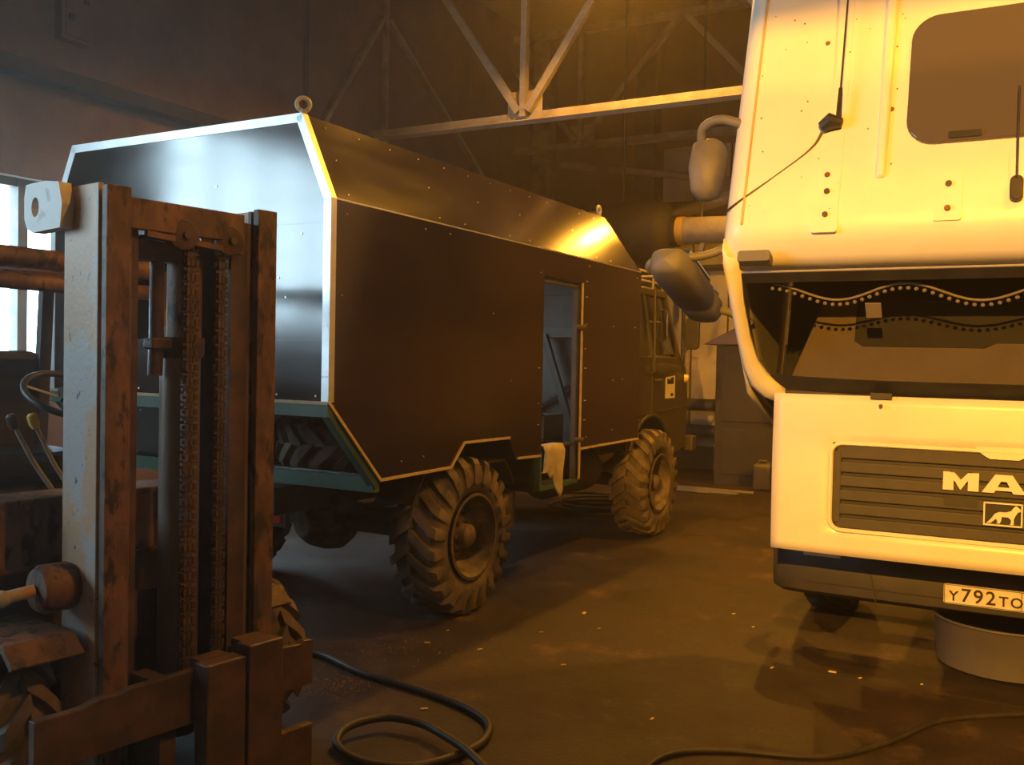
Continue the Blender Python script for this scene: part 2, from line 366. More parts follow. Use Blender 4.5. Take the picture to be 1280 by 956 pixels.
(fv, fu, fz), FP = ADDED_FLOOD
r = thing('added_flood_light', 'unseen sodium floodlight added on the wall behind to light the lorry front', 'lamp', hall(fv, fu, fz), -YG)
MB().box((-.2, -.14, -.13), (.2, .0, .13)).build('housing', 'dark_steel', r, bev=.02)
MB().box((-.17, .0, -.1), (.17, .006, .1)).build('lens', 'bulb', r)
MB().tube([(-.22, -.05, 0), (-.22, -.3, -.0), (.22, -.3, 0), (.22, -.05, 0)], .015, 8).build('bracket', 'dark_steel', r)
ld = bpy.data.lights.new('added_flood_beam', 'SPOT'); ld.energy = FP; ld.color = SODIUM; ld.shadow_soft_size = .05; ld.spot_size = math.radians(31); ld.spot_blend = .6
lo = bpy.data.objects.new('added_flood_beam', ld); COL.objects.link(lo); lo.parent = r; lo.location = (0, .08, 0); lo.rotation_euler = (math.radians(90-13), 0, math.radians(2.5))

# smoky air
if HAZE:
    hm = bpy.data.materials.new('smoky_air'); hm.use_nodes = True; nt = hm.node_tree
    nt.nodes.remove(nt.nodes['Principled BSDF'])
    vs = nt.nodes.new('ShaderNodeVolumeScatter'); vs.inputs['Density'].default_value = HAZE; vs.inputs['Anisotropy'].default_value = .6
    vs.inputs['Color'].default_value = (1, .95, .88, 1)
    nt.links.new(vs.outputs[0], nt.nodes['Material Output'].inputs['Volume'])
    o = MB().box((VL+.005, UN+.005, .004), (VR-.005, UF-.005, ZC-.005)).build('smoky_air', hm, kind='stuff')
    o.location = OG; o.rotation_euler = (0, 0, -YG)
    tag(o, 'thin smoky haze filling the whole workshop hall', 'haze')

# ================================================================== shared wheel maker
def tyre(mb, R, w, n, o=(0, 0, 0), lug=True, rim=.25, lh=.035):
    h = w/2; r0 = R - lh
    prof = [(rim, -h*.62), (rim+.03, -h*.86), (rim+(r0-rim)*.5, -h), (r0-.05, -h*.93), (r0-.01, -h*.78), (r0, -h*.5), (r0, 0),
            (r0, h*.5), (r0-.01, h*.78), (r0-.05, h*.93), (rim+(r0-rim)*.5, h), (rim+.03, h*.86), (rim, h*.62)]
    mb.lathe(prof, o, (1, 0, 0), 48, closed=True)
    if not lug: return mb
    o = Vector(o)
    def P(x, r, a): return o + Vector((x, r*math.cos(a), r*math.sin(a)))
    for sgn in (-1, 1):
        for i in range(n):
            a = 2*PI*(i + (.5 if sgn > 0 else 0))/n; st = 2*PI/n
            # lug path: tread centre -> shoulder -> down the sidewall
            path = [(-.04*h, r0, R, 0.0), (.42*h, r0, R, .38*st), (.80*h, r0-.02, R-.008, .78*st), (1.0*h, r0-.06, R-.035, .92*st), (1.03*h, r0-.115, r0-.085, .98*st)]
            wd = .27*st; vs = []
            for x, ra, rb, da in path:
                for r_, q in ((ra-.012, -1), (ra-.012, 1), (rb, 1), (rb, -1)):
                    vs.append(P(sgn*x, r_, a + da + q*wd*(1 if r_ != rb else .82)))
            fs = [(0, 1, 2, 3), (16, 19, 18, 17)]
            for k in range(4):
                for j in range(4): fs.append((k*4+j, k*4+(j+1) % 4, k*4+4+(j+1) % 4, k*4+4+j))
            mb.add(vs, fs)
    return mb
def wheel(parent, loc, R, w, sgn, n=22, rim=.25, m='rubber', rm='rimm'):
    e = bpy.data.objects.new('wheel', None); COL.objects.link(e); e.parent = parent; e.location = loc; e.empty_display_size = .1
    tyre(MB(), R, w, n, rim=rim).build('tyre', m, e, smooth=True)
    h = w/2*sgn
    MB().lathe([(rim+.012, h*.9), (rim+.022, h*.98), (rim+.004, h*1.0), (rim-.02, h*.8), (rim-.035, h*.2), (rim-.06, h*.0), (rim*.55, -h*.05), (0, -h*.05)], (0, 0, 0), (1, 0, 0), 40).build('rim', rm, e, smooth=True)
    MB().lathe([(rim*.48, -h*.05), (rim*.46, h*.25), (rim*.3, h*.35), (rim*.28, h*.75), (rim*.2, h*.85), (0, h*.87)], (0, 0, 0), (1, 0, 0), 24).build('hub', rm, e, smooth=True)
    b = MB()
    for i in range(8):
        t = 2*PI*i/8; c = Vector((0, rim*.66*math.cos(t), rim*.66*math.sin(t)))
        b.cyl(c + Vector((-h*.05, 0, 0)), c + Vector((h*.12, 0, 0)), .014, 6)
    for i in range(6):
        t = 2*PI*i/6; c = Vector((0, rim*.36*math.cos(t), rim*.36*math.sin(t)))
        b.cyl(c + Vector((h*.3, 0, 0)), c + Vector((h*.5, 0, 0)), .013, 6)
    b.build('wheel_nuts', rm, e, kind='stuff')
    return e

# ================================================================== CAMPER TRUCK (plywood box on a 4x4 chassis)
T = thing('box_truck', 'dark plywood box body truck on big off-road tyres with khaki cab', 'truck', OG, -YG)
B, BT, UR, UB, ZB, ZV, ZT = 1.0875, .892, -1.399, 2.75, 1.372, 2.391, 2.824
UT = 2.38
R_ = .4927
side = lambda x: (lambda u, z, t: (x + t, u, z))
# right side: three sheets round the doorway; left side: unseen openings cut to let daylight in
rear_sheet = [(UR, ZV), (UR, ZB), (-.963, .941), (-.266, .948), (-.117, 1.088), (.455, 1.083), (.549, .936), (.915, .928), (.915, ZV)]
MB().prism(rear_sheet, side(B), -.022, 0).build('side_panel', 'ply', T)
MB().prism([(.917, 2.205), (1.543, 2.205), (1.543, ZV), (.917, ZV)], side(B), -.022, 0).build('side_panel', 'ply', T)
MB().prism([(1.545, .93), (UB, .935), (UB, ZV), (1.545, ZV)], side(B), -.022, 0).build('side_panel', 'ply', T)
lp = [(UR, ZB), (-.963, .941), (-.266, .948), (-.117, 1.088), (.455, 1.083), (.549, .936), (UB, .935), (UB, 1.45), (UR, 1.45)]
MB().prism(lp, side(-B), 0, .022).build('side_panel', 'ply', T)
MB().prism([(UR, 1.451), (.2, 1.451), (.2, ZV), (UR, ZV)], side(-B), 0, .022).build('side_panel', 'ply', T)
MB().prism([(.201, 2.22), (UB, 2.22), (UB, ZV), (.201, ZV)], side(-B), 0, .022).build('side_panel', 'ply', T)
MB().prism([(2.3, 1.451), (UB, 1.451), (UB, 2.219), (2.3, 2.219)], side(-B), 0, .022).build('side_panel', 'ply', T)
for s in (1, -1):
    MB().add([(s*B, UR, ZV), (s*B, UB-.02, ZV), (s*BT, UT, ZT), (s*BT, UR, ZT), (s*(B-.024), UR, ZV-.004), (s*(B-.024), UB-.02, ZV-.004), (s*(BT-.02), UT, ZT-.015), (s*(BT-.02), UR, ZT-.015)],
             [(0,1,2,3), (7,6,5,4), (0,4,5,1), (1,5,6,2), (2,6,7,3), (3,7,4,0)]).build('bevel_panel', 'ply', T)
MB().box((-BT, UR, ZT-.012), (BT, UT, ZT)).build('roof_panel', 'ply', T)
MB().add([(-B, UB, ZV), (B, UB, ZV), (BT, UT, ZT), (-BT, UT, ZT), (-B, UB-.02, ZV), (B, UB-.02, ZV), (BT, UT-.02, ZT-.01), (-BT, UT-.02, ZT-.01)],
         [(0,1,2,3), (7,6,5,4), (0,4,5,1), (1,5,6,2), (2,6,7,3), (3,7,4,0)]).build('front_slope_panel', 'ply', T)
MB().box((-B+.03, UB-.03, .94), (B-.03, UB-.005, ZV)).build('front_panel', 'inner', T)
MB().box((-.58, -.95, .945), (.58, .84, .965)).build('floor_panel', 'ply', T)
for s in (1, -1): MB().box((min(s*.58, s*(B-.03)), -.95, .945), (max(s*.58, s*(B-.03)), -.3, .965)).build('floor_panel', 'ply', T)
for s in (1, -1): MB().box((min(s*.58, s*(B-.03)), .58, .945), (max(s*.58, s*(B-.03)), .84, .965)).build('floor_panel', 'ply', T)
MB().box((-B+.03, 1.6, .945), (B-.03, UB-.03, .965)).build('floor_panel', 'ply', T)
MB().box((-B+.03, .84, .945), (.55, 1.6, .965)).build('floor_panel', 'ply', T)
# rear wall: sheets around the unglazed rear window
vw0, vw1, zw0, zw1 = -.62, .52, 1.68, 2.27
yr = lambda a, b, t: (a, UR + t, b)
MB().prism([(-B, ZB), (B, ZB), (B, zw0), (-B, zw0)], yr, 0, .022).build('rear_panel', 'ply', T)
MB().prism([(-B, zw0+.001), (vw0, zw0+.001), (vw0, zw1), (-B, zw1)], yr, 0, .022).build('rear_panel', 'ply', T)
MB().prism([(vw1, zw0+.001), (B, zw0+.001), (B, zw1), (vw1, zw1)], yr, 0, .022).build('rear_panel', 'ply', T)
MB().prism([(-B, zw1+.001), (B, zw1+.001), (B, ZV), (BT, ZT), (-BT, ZT), (-B, ZV)], yr, 0, .022).build('rear_panel', 'ply', T)
# aluminium angles
def angle_strip(p, q, wd, side_dir, name='edge_trim'):
    p = Vector(p); q = Vector(q); sd = Vector(side_dir)
    m = MB(); d = (q-p).normalized(); inn = d.cross(Vector((0, 1, 0))).normalized()
    if inn.dot(Vector((-p.x, 0, 2.0-p.z))) < 0: inn = -inn
    b0 = Vector((0, -.004, 0))
    m.add([p+b0, q+b0, q+b0+inn*wd, p+b0+inn*wd, p, q, q+inn*wd, p+inn*wd], [(0,1,2,3), (7,6,5,4), (0,4,5,1), (1,5,6,2), (2,6,7,3), (3,7,4,0)])
    o_ = sd*.004
    m.add([p+b0+o_, q+b0+o_, q+o_+Vector((0, .04, 0)), p+o_+Vector((0, .04, 0)), p+b0, q+b0, q+Vector((0, .04, 0)), p+Vector((0, .04, 0))], [(0,1,2,3), (7,6,5,4), (0,4,5,1), (1,5,6,2), (2,6,7,3), (3,7,4,0)])
    return m.build(name, 'alu', T, label='bright aluminium angle')
for s in (1, -1):
    angle_strip((s*B, UR, ZB), (s*B, UR, ZV), .042, (s, 0, 0))
    angle_strip((s*B, UR, ZV), (s*BT, UR, ZT), .042, (s*.91, 0, .415))
angle_strip((-BT, UR, ZT), (BT, UR, ZT), .042, (0, 0, 1))
MB().box((-B, UR-.006, ZB-.012), (B, UR+.02, ZB+.004)).build('bottom_trim', 'ply_edge', T)
# pale strip along the lower right edge
def strip(pts, nm='edge_strip', r=.008):
    for p, q in zip(pts[:-1], pts[1:]):
        MB().bar((B+.003, *p), (B+.003, *q), .012, .016).build(nm, 'ply_edge', T)
strip([(UR, ZB), (-.963, .941), (-.266, .948), (-.117, 1.088), (.455, 1.083)])
strip([(.56, .936), (.90, .928)]); strip([(1.565, .93), (UB, .935)])
MB().bar((B-.012, .455, 1.083), (B-.012, .549, .936), .02, .012).build('edge_strip', 'ply', T)
strip([(1.548, .70), (1.548, 2.2)], r=.005)
MB().bar((B, UR+.02, ZV), (B, UB-.02, ZV), .006, .008).build('seam_strip', 'alu', T)
# screws
rnd = random.Random(3); mb = MB()
def screw(x, u, z, nx, nz, r=.004):
    n = Vector((nx, 0, nz)).normalized(); p = Vector((x, u, z)); mb.cyl(p, p+n*.005, r, 6)
for z in (2.33, 1.9, 1.45, 1.03):
    for i in range(17):
        u = UR+.12 + i*.245
        if .86 < u < 1.6 or (z < 1.2 and (u < -.9 or -.35 < u < .6)): continue
        if rnd.random() < .45: screw(B, u+rnd.uniform(-.03, .03), z+rnd.uniform(-.015, .015), 1, 0)
for z in (1.15, 1.3, 1.55, 1.7, 2.1, 2.22):
    for u in (.86, 1.62, 1.64): 
        if rnd.random() < .8: screw(B, u, z, 1, 0)
for f in (.08, .5, .9):
    for i in range(14):
        if rnd.random() < .6:
            u = UR+.15+i*.28
            if u < 2.3: screw(B+(BT-B)*f, u, ZV+(ZT-ZV)*f, .91, .415)
for i in range(9):
    p = Vector((-B+.02 + i*.26, UR-.004, ZB+.03)); mb.cyl(p, p-Vector((0, .005, 0)), .006, 6)
for p in ((.8, 1.9), (.75, 2.0), (.9, 2.22), (.72, 1.55), (-.2, 2.35), (.3, 2.5)):
    p = Vector((p[0], UR, p[1])); mb.cyl(p, p-Vector((0, .004, 0)), .006, 6)
for s in (-.012, .012):
    for z in (1.5, 1.75, 2.0, 2.25): p = Vector((B-.02+s, UR-.004, z)); mb.cyl(p, p-Vector((0, .003, 0)), .005, 6)
mb.build('screw_heads', 'screw', T, kind='stuff')
# lifting eyes
for x, u in ((BT-.02, UR+.03), (BT-.02, 2.30)):
    e = MB().tube([(x, u + .034*math.cos(2*PI*i/18), ZT+.055 + .034*math.sin(2*PI*i/18)) for i in range(18)] if u > 0 else
                  [(x + .034*math.cos(2*PI*i/18)*.6, u + .034*math.cos(2*PI*i/18)*.8, ZT+.055 + .034*math.sin(2*PI*i/18)) for i in range(18)], .011, 8, closed=True)
    e.cyl((x, u, ZT-.005), (x, u, ZT+.025), .02, 12)
    e.build('lifting_eye', 'palesteel', T, smooth=True)
# doorway frame, braces and bottom step frame
for u in (.935, 1.525): MB().box((B-.06, u-.018, .68), (B-.022, u+.018, 2.2)).build('door_frame_post', 'dark_steel', T)
MB().box((B-.06, .917, 2.165), (B-.022, 1.543, 2.2)).build('door_frame_rail', 'dark_steel', T)
MB().box((B-.06, .917, .67), (B-.005, 1.543, .70)).build('door_frame_rail', 'green', T)
MB().box((B-.05, .905, .68), (B-.0, .93, .95)).build('door_frame_post', 'green', T)
MB().box((.5, .95, .67), (B-.06, 1.51, .69)).build('step_tread', 'dark_steel', T)
MB().box((.5, .93, .67), (.52, 1.53, .96)).build('step_riser', 'dark_steel', T)
MB().box((.5, .84, .67), (B-.03, .86, .95)).build('step_side', 'ply', T)
MB().box((.5, 1.58, .67), (B-.03, 1.6, .95)).build('step_side', 'ply', T)
MB().cyl((B-.03, 1.52, 1.86), (B+.03, 1.56, 1.86), .025, 10).build('hinge_pin', 'dark_steel', T)
MB().cyl((B-.03, 1.52, 1.0), (B+.03, 1.56, 1.0), .02, 10).build('hinge_pin', 'dark_steel', T)
MB().bar((.62, 2.66, 1.86), (-.35, 2.66, 1.86), .06, .09).build('inner_rail', 'dark_steel', T)
MB().bar((.20, 2.64, 1.84), (.50, 2.64, .98), .05, .06).build('inner_brace', 'dark_steel', T)
MB().bar((-.1, 2.68, 1.05), (.75, 2.68, 1.56), .03, .03).build('inner_brace', 'dark_steel', T)
MB().box((-.4, 2.66, 2.2), (.7, 2.7, 2.34)).build('inner_rail', 'dark_steel', T)
# green rear under-frame
MB().box((-B, UR-.002, ZB-.075), (B, UR+.05, ZB-.012)).build('frame_rail', 'green', T)
for s in (1, -1):
    MB().bar((s*(B-.035), UR+.02, ZB-.04), (s*(B-.035), -.97, .915), .05, .05).build('frame_strut', 'green', T)
MB().box((-B, -1.0, .875), (B-.02, -.94, .955)).build('frame_rail', 'green', T)
MB().prism([(UR+.03, ZB-.07), (-.99, .955), (-.97, .955), (UR+.05, ZB-.07)], lambda u, z, t: (t, u, z), -B+.03, .16).build('under_panel', 'ply', T)
mb = MB()
for i in range(6):
    for f in (.08, .9):
        u = UR+.03 + (-.99-UR-.03)*f; z = ZB-.07 + (.955-ZB+.07)*f
        mb.cyl((-.95+i*.2, u-.004, z), (-.95+i*.2, u, z), .006, 6)
mb.build('screw_heads', 'screw', T, kind='stuff')
for s in (1, -1):
    xa, xb = sorted((s*.58, s*(B-.03)))
    MB().box((xa, -.16, 1.085), (xb, .52, 1.10)).build('wheel_box_top', 'near_black', T)
    MB().box((min(s*.58, s*.6), -.28, .94), (max(s*.58, s*.6), .56, 1.10)).build('wheel_box_side', 'near_black', T)
    MB().bar(((xa+xb)/2, -.27, .95), ((xa+xb)/2, -.14, 1.09), abs(xb-xa), .015, (1, 0, 0)).build('wheel_box_end', 'near_black', T) if False else MB().add([(xa, -.28, .95), (xb, -.28, .95), (xb, -.13, 1.09), (xa, -.13, 1.09), (xa, -.295, .95), (xb, -.295, .95), (xb, -.145, 1.09), (xa, -.145, 1.09)], [(0,1,2,3), (7,6,5,4), (0,4,5,1), (1,5,6,2), (2,6,7,3), (3,7,4,0)]).build('wheel_box_end', 'near_black', T)
    MB().add([(xa, .57, .93), (xb, .57, .93), (xb, .48, 1.09), (xa, .48, 1.09), (xa, .585, .93), (xb, .585, .93), (xb, .495, 1.09), (xa, .495, 1.09)], [(0,1,2,3), (7,6,5,4), (0,4,5,1), (1,5,6,2), (2,6,7,3), (3,7,4,0)]).build('wheel_box_end', 'near_black', T)
# chassis
for s in (1, -1): MB().box((s*.42-.04, -1.1, .70), (s*.42+.04, 4.2, .86)).build('chassis_rail', 'dark_steel', T, bev=.01)
for u in (-.95, -.3, .8, 1.9, 3.0): MB().box((-.4, u-.04, .72), (.4, u+.04, .84)).build('cross_member', 'dark_steel', T)
for u in (0, 3.3):
    MB().cyl((-.92, u, R_), (.92, u, R_), .065, 14).build('axle_beam', 'dark_steel', T, smooth=True)
    MB().lathe([(0, -.25), (.09, -.24), (.15, -.17), (.19, -.06), (.2, .04), (.16, .12), (.1, .18), (.085, .25), (0, .25)], (-.05, u, R_-.01), (0.25, 1, 0), 24).build('differential', 'rimm', T, smooth=True)
    for s in (1, -1):
        MB().tube(spline([(s*.5, u-.62, .74), (s*.5, u-.3, .63), (s*.5, u, .58), (s*.5, u+.3, .63), (s*.5, u+.62, .74)], 5), .045, 6).build('leaf_spring', 'dark_steel', T)
MB().cyl((-.02, .2, R_+.03), (.0, 3.0, R_+.1), .035, 10).build('drive_shaft', 'dark_steel', T, smooth=True)
MB().box((-.62, -.95, .60), (-.42, -.92, .70)).build('tail_light', 'redlens', T, label='red tail light')
MB().box((.22, -.92, .625), (.335, -.90, .665)).build('tail_light', 'redlens', T, label='red tail light')
MB().box((.2, -.90, .60), (.36, -.86, .86)).build('light_bracket', 'dark_steel', T)
for s in (1, -1):
    # arched mudguards over the rear wheels
    mg = MB(); pts = [(.66*math.cos(math.radians(a)), R_ + .62*math.sin(math.radians(a))) for a in range(25, 156, 10)]
    mg.grid([[(s*.78, u, min(z, .93)) for u, z in pts], [(s*1.05, u, min(z, .93)) for u, z in pts]]).build('mudguard', 'rubber_dark', T, solid=.012)
    MB().box((s*.46 if s > 0 else s*.95, .62, .42), (s*.95 if s > 0 else s*.46, .80, .68)).build('tool_box', 'dark_steel', T, bev=.01)
    MB().cyl((s*.66, 1.75, .68), (s*.66, 2.5, .68), .2, 24).build('fuel_tank', 'dark_steel', T, smooth=True)
for u in (0, 3.3):
    wheel(T, (.945, u, R_), R_, .33, 1); wheel(T, (-.945, u, R_), R_, .33, -1)
# cab
def cabx(z): return 1.0 if z < 1.66 else 1.0 - .12*(z-1.66)/.64
arch = [(3.3 + .60*math.cos(math.radians(a)), R_+.02 + .60*math.sin(math.radians(a))) for a in range(150, 19, -10)]
body = [(2.82, .82)] + arch + [(4.12, .72), (4.28, .80), (4.32, 1.25), (4.26, 1.55), (4.10, 1.66), (2.82, 1.66)]
for s in (1, -1): MB().prism(body, side(s*1.0), -.03, .0).build('cab_side', 'khaki', T, bev=.01)
nose = [(4.12, .72), (4.28, .80), (4.32, 1.25), (4.26, 1.55), (4.10, 1.66), (4.02, 1.68)]
MB().grid([[(x*.985, u + .05*math.cos(x*1.5), z) for u, z in nose] for x in [-1+i*.2 for i in range(11)]]).build('cab_nose', 'khaki', T, smooth=True, solid=.02)
MB().box((-.98, 2.80, .82), (.98, 2.84, 2.28)).build('cab_back', 'khaki', T, bev=.01)
# shoulder bulge above the wheel
MB().lathe([(0, -.62), (.10, -.6), (.15, -.5), (.16, 0), (.15, .45), (.09, .6), (0, .63)], (.86, 3.62, 1.53), (0, 1, 0), 20).build('shoulder', 'khaki', T, smooth=True)
# wheel arch lip
MB().tube([(1.0, u, z) for u, z in arch], .018, 8).build('arch_lip', 'khaki', T, smooth=True)
MB().tube([(1.003, 2.9, 1.08), (1.003, 3.05, 1.08)], .006, 6).build('body_crease', 'khaki', T)
MB().bar((1.002, 2.9, 1.12), (1.002, 4.25, 1.17), .012, .012).build('body_crease', 'khaki', T)
MB().bar((1.002, 3.3, 1.12), (1.002, 3.3, 1.66), .01, .012).build('door_gap', 'dark_steel', T)
for s in (1, -1):
    for u0, u1 in ((2.84, 2.86), (3.30, 3.27), (4.04, 3.86)):
        MB().bar((s*.985, u0, 1.64), (s*.885, u1, 2.27), .05, .06, (0, 1, 0)).build('cab_pillar', 'khaki', T, bev=.008)
    MB().bar((s*.885, 2.84, 2.27), (s*.885, 3.88, 2.27), .07, .07).build('roof_rail', 'khaki', T, bev=.01)
    MB().add([(s*.97, 2.86, 1.66), (s*.97, 3.28, 1.66), (s*.885, 3.26, 2.25), (s*.885, 2.87, 2.25), (s*.95, 2.86, 1.66), (s*.95, 3.28, 1.66), (s*.865, 3.26, 2.25), (s*.865, 2.87, 2.25)],
             [(0,1,2,3), (7,6,5,4), (0,4,5,1), (1,5,6,2), (2,6,7,3), (3,7,4,0)]).build('cab_side', 'khaki', T)
    MB().add([(s*.965, 3.32, 1.68), (s*.965, 4.0, 1.68), (s*.885, 3.85, 2.24), (s*.885, 3.3, 2.24)], [(0, 1, 2, 3)]).build('door_glass', 'wind', T)
    MB().bar((s*.93, 3.72, 1.68), (s*.89, 3.70, 2.25), .03, .03, (0, 1, 0)).build('quarter_light_bar', 'dark_steel', T)
MB().add([(-.96, 4.05, 1.68), (.96, 4.05, 1.68), (.87, 3.87, 2.25), (-.87, 3.87, 2.25)], [(0, 1, 2, 3)]).build('windscreen', 'wind', T)
MB().box((-.03, 3.85, 1.68), (.03, 4.07, 2.26), Matrix.Rotation(-.0, 3, 'X')).build('windscreen_bar', 'khaki', T)
MB().grid([[(x, u, 2.30 + .05*(1-(x/.9)**2)) for x in (-.9, -.6, 0, .6, .9)] for u in (2.82, 3.4, 3.92)]).build('cab_roof', 'khaki', T, solid=.02, smooth=True)
MB().box((-.75, 3.1, 1.0), (.75, 3.55, 1.5)).build('seat_bench', 'blackpl', T, bev=.03)
MB().box((-.75, 2.95, 1.5), (.75, 3.07, 1.62)).build('seat_back', 'blackpl', T, bev=.03)
for pts in ([(.88, 2.85, 2.46), (.88, 3.9, 2.46), (-.88, 3.9, 2.46), (-.88, 2.85, 2.46)], [(.84, 2.85, 2.38), (.84, 3.85, 2.38)]):
    MB().tube(pts, .014, 8).build('rack_rail', 'steel_paint', T)
for u in (2.9, 3.25, 3.6, 3.88): MB().cyl((.87, u, 2.3), (.88, u, 2.46), .012, 8).build('rack_post', 'steel_paint', T)
MB().box((.6, 2.9, 2.36), (.84, 3.2, 2.42)).build('marker_light', 'amber', T, bev=.01)
MB().prism(rrect(1.46-.0, 1.78, 1.84, 2.10, .04), lambda a, b, t: (a-.36, 3.98+t, b), 0, .05) if False else None
mm = MB(); mm.prism(rrect(1.06, 1.20, 1.74, 2.06, .05), lambda a, b, t: (a, 4.02+t, b), 0, .05); mm.build('side_mirror', 'blackpl', T, bev=.01)
MB().tube([(1.0, 4.1, 1.66), (1.08, 4.1, 1.78), (1.10, 4.07, 1.9)], .011, 8).build('mirror_arm', 'dark_steel', T)
mm = MB(); mm.prism(rrect(1.02, 1.13, 1.80, 2.10, .05), lambda a, b, t: (a, 3.32+t, b), 0, .03); mm.build('side_mirror', 'mirrorg', T, bev=.006)
MB().tube([(.99, 3.22, 1.98), (1.06, 3.33, 1.98)], .01, 8).build('mirror_arm', 'dark_steel', T)
MB().box((1.0, 3.66, 1.26), (1.004, 3.92, 1.48)).build('sticker', 'sticker', T, label='cream sticker with dark print')
MB().prism([(3.70, 1.40), (3.70, 1.45), (3.78, 1.44), (3.82, 1.465), (3.88, 1.46), (3.88, 1.40)], side(1.0), .004, .0055).build('sticker_print', 'ink', T)
MB().box((1.004, 3.80, 1.28), (1.0055, 3.87, 1.31)).build('sticker_print', 'ink', T)
MB().lathe([(0, .05), (.035, .04), (.045, 0), (0, 0)], (1.0, 4.2, 1.45), (1, .3, 0), 16).build('side_indicator', 'amber', T, smooth=True, label='pale round side indicator')
MB().tube([(1.005, 3.36, 1.44), (1.03, 3.36, 1.44), (1.03, 3.48, 1.44), (1.005, 3.48, 1.44)], .009, 6).build('door_handle', 'dark_steel', T)
MB().tube([(1.0, 3.25, 1.5), (1.04, 3.25, 1.52), (1.03, 3.25, 2.3)], .01, 8).build('grab_rail', 'dark_steel', T)
MB().box((-1.05, 4.36, .70), (1.05, 4.5, .86)).build('front_bumper', 'khaki', T, bev=.02)
for s in (1, -1): MB().bar((s*.95, 4.2, .78), (s*.95, 4.4, .78), .05, .08).build('bumper_bracket', 'khaki', T)

# spare tyre lying in the rear bay
o = MB(); tyre(o, .43, .27, 18, rim=.24); o = o.build('spare_tyre', 'rubber', smooth=True)
o.matrix_world = Matrix.Translation(hall(.58, -.60, 1.105)) @ Matrix.Rotation(-YG+.3, 4, 'Z') @ Matrix.Rotation(PI/2, 4, 'Y')
tag(o, 'spare tyre lying flat in the open bay under the plywood box', 'tyre')
o = MB(); [o.bar((.18, u, .955), (1.02, u, .955), .05, .02) for u in (-.8, -.4)]; o.build('tyre_shelf_bar', 'green', T)
# rag and carton in the doorway
def Pz(x, u, z): return Vector((x, u, z))
rows = []
for i in range(13):
    row = []
    for j in range(10):
        t = i/12; u = .955 + .036*j + .02*math.sin(j*1.3+i*.3)
        z = .985 - .30*max(0, t-.25)/.75*(1 + .35*math.sin(j*.9+1.0)) if t > .25 else .99
        x = (1.0 + .075*(t/.25) if t <= .25 else 1.085 + .012*math.sin(j*2.1 + i*.5)) 
        if j < 3 and t > .25: z = max(z, .80)
        row.append(Pz(x, u, z))
    rows.append(row)
o = MB().grid(rows).build('rag', 'cloth', solid=.006, smooth='all'); o.location = OG; o.rotation_euler = (0, 0, -YG)
tag(o, 'pale crumpled rag hanging over the doorway sill of the plywood box', 'rag')
o = MB().bar((1.03, .955, .972), (1.03, 1.515, .972), .03, .018).build('sill_bar', 'dark_steel', T)
o = MB(); o.box((.3, 1.75, .966), (.68, 2.1, 1.16)); o = o.build('carton', 'cardboard', bev=.006); o.location = OG; o.rotation_euler = (0, 0, -YG)
o2 = MB().add([(.3, 1.75, 1.161), (.68, 1.75, 1.161), (.68, 1.62, 1.21), (.3, 1.62, 1.21)], [(0, 1, 2, 3)]).build('carton_flap', 'cardboard', o, solid=.006)
tag(o, 'brown cardboard carton with open flap inside the plywood box doorway', 'box')

# ================================================================== WHITE TRUCK, cab tipped forward, front flap hanging open
V = thing('lorry', 'white cab-over lorry with its cab tipped forward and roof facing out', 'truck', OM, -YM)
CA, CB_ = .295, .956
def C(x, s, t): return Vector((x, -.58 + CA*s + CB_*t, 2.2 + CB_*s - CA*t))     # cab coords: s backwards along roof, t down from roof
HW = 1.222
def sf(t): return -.54*min(max(t, 0), .83)/.83
path = [(-HW, 1.5 - i*.17) for i in range(9)] + [(-HW + .11*(1-math.cos(math.radians(a))), .12*(1-math.sin(math.radians(a)))) for a in range(0, 91, 15)]
path += [(-1.0 + i*.2, 0) for i in range(11)]
path += [(-x, t) for x, t in reversed(path[:16])]
rows = []
for (x, t) in path:
    row = []
    for i in range(25):
        f = i/24; f = f*f*.6 + f*.4
        s0 = sf(t) if t > .11 else -.10*(1-t/.11) + sf(.11)*t/.11; s = s0 + (2.15-s0)*f
        tt = t
        ds = s - s0
        if t < .12 and ds < .17: tt = t + .16*((.17-ds)/.17)**2*(1-t/.12)
        xx = x*(1 - .012*max(0, s)/2.15)
        row.append(C(xx, s, tt))
    rows.append(row)
MB().grid(rows).build('cab_shell', 'white', V, smooth='all', solid=.02)
# header lip and black band above the windscreen
MB().grid([[C(x, s, t) for s, t in ((-.095, .15), (-.104, .165), (-.112, .178))] for x in [-1.17+i*.117*2 for i in range(11)]]).build('roof_lip', 'white', V, solid=.012, smooth='all')
MB().grid([[C(x, -.54*t/.83-.004, t) for t in (.17, .215)] for x in [-1.15+i*.23 for i in range(11)]]).build('screen_top_band', 'blackpl', V, solid=.01)
# A-pillars with rounded lower corner
for q in (-1, 1):
    outer = [(1.215, .05), (1.225, .3), (1.225, .5), (1.222, .65), (1.205, .75), (1.15, .82), (1.08, .86)]
    inner = [(1.145, .10), (1.165, .3), (1.165, .5), (1.15, .63), (1.115, .71), (1.075, .76), (1.03, .80)]
    g = []
    for (xo, to), (xi, ti) in zip(outer, inner):
        g.append([C(q*xo, sf(to)+.05, to), C(q*xo, sf(to)-.012, to), C(q*(xo*.7+xi*.3), sf(to*.7+ti*.3)-.03, to*.7+ti*.3), C(q*xi, sf(ti)-.012, ti), C(q*xi, sf(ti)+.02, ti)])
    MB().grid(g).build('windscreen_pillar', 'white', V, smooth='all', solid=.008)
    MB().grid([[C(q*(HW+.004), s, t) for s in (sf(t)+.03, .55)] for t in (.3, .45, .6, .75, .9)]).build('door_window', 'hatch', V, solid=.006)
    for i in range(2): pass
